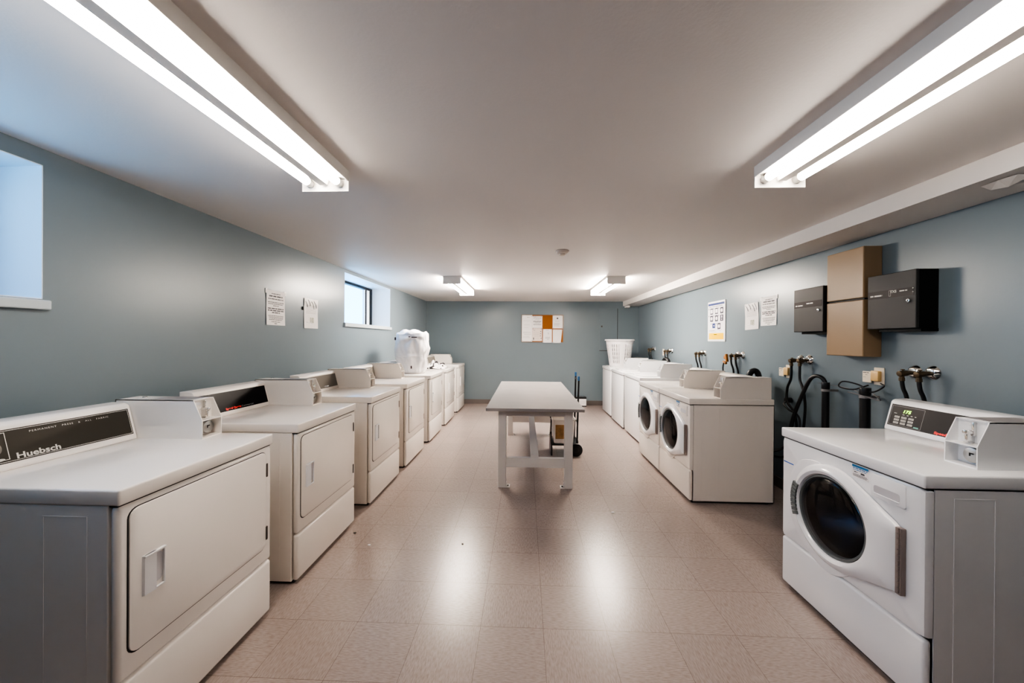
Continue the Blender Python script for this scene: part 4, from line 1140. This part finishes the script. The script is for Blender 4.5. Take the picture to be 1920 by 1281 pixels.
r = thing('storage_bin', 'white plastic bin with a brown picture label, strapped on the luggage cart', 'bin', (0.474, 4.50, 0.1355))
bm = B()
def ringrect(x, y, z, rr): return [bm.verts.new((px, py, z)) for px, py in rrect(-x, x, -y, y, rr, 4)]
Rg = [ringrect(0.110, 0.120, 0.0, 0.03), ringrect(0.118, 0.128, 0.008, 0.03), ringrect(0.138, 0.140, 0.285, 0.03), ringrect(0.146, 0.148, 0.290, 0.03), ringrect(0.146, 0.148, 0.305, 0.03), ringrect(0.134, 0.136, 0.305, 0.03), ringrect(0.112, 0.122, 0.012, 0.03)]
for j in range(len(Rg) - 1):
    for k in range(len(Rg[0])): bm.faces.new((Rg[j][k], Rg[j][(k + 1) % len(Rg[0])], Rg[j + 1][(k + 1) % len(Rg[0])], Rg[j + 1][k]))
bm.faces.new(Rg[0][::-1]); bm.faces.new(Rg[-1])
bmesh.ops.recalc_face_normals(bm, faces=bm.faces[:])
link('bin_body', bm, 'cream', r, 40)
bm = B(); box(bm, -0.100, 0.085, -0.141, -0.130, 0.065, 0.235); link('picture_label', bm, 'brownpic', r)

# ------------------------------------------------------------------ scraps on the floor
for i, (x, y, s, lb) in enumerate(((-1.05, 2.375, 0.008, 'tiny white crumb on the floor near the second dryer'), (0.72, 2.92, 0.010, 'tiny white crumb on the floor right of the table'),
                             (-0.42, 2.42, 0.006, 'tiny dark crumb on the floor in the light patch'), (-1.22, 2.52, 0.008, 'small brown scrap on the floor beside the second dryer'))):
    bm = B(); bmesh.ops.create_icosphere(bm, subdivisions=1, radius=s)
    for v in bm.verts: v.co = Vector((v.co.x * 1.5, v.co.y, max(-s * 0.5, v.co.z * 0.5))) + Vector((random.uniform(-1, 1), random.uniform(-1, 1), 0)) * s * 0.2
    o = link('floor_scrap', bm, 'paper' if i < 2 else 'hinge'); o.location = (x, y, s * 0.5)
    tag(o, lb, 'scrap')

# ------------------------------------------------------------------ daylight and view
w = bpy.data.worlds.new('sky'); SC.world = w
w.use_nodes = True
nt = w.node_tree
bg = nt.nodes['Background']
tc = nt.nodes.new('ShaderNodeTexCoord'); sx = nt.nodes.new('ShaderNodeSeparateXYZ')
nt.links.new(tc.outputs['Generated'], sx.inputs[0])
hm = nt.nodes.new('ShaderNodeMath'); hm.operation = 'MULTIPLY_ADD'; hm.inputs[1].default_value = 0.5; hm.inputs[2].default_value = 0.5
nt.links.new(sx.outputs['Z'], hm.inputs[0])
rp = nt.nodes.new('ShaderNodeValToRGB')
e = rp.color_ramp.elements
e[0].position = 0.30; e[0].color = (0.26, 0.86, 1.55, 1)
e[1].position = 0.85; e[1].color = (0.06, 0.36, 0.95, 1)
x = e.new(0.49); x.color = (0.27, 0.57, 0.90, 1)
nt.links.new(hm.outputs[0], rp.inputs['Fac']); nt.links.new(rp.outputs['Color'], bg.inputs['Color'])
bg.inputs['Strength'].default_value = 3.0

SC.view_settings.view_transform = 'AgX'
SC.view_settings.look = 'AgX - High Contrast'
SC.view_settings.exposure = 1.38
SC.cycles.use_denoising = True
SC.cycles.max_bounces = 8
SC.cycles.diffuse_bounces = 5
SC.cycles.glossy_bounces = 4
SC.cycles.transparent_max_bounces = 8
SC.cycles.sample_clamp_indirect = 6.0
SC.cycles.caustics_reflective = False
SC.cycles.caustics_refractive = False
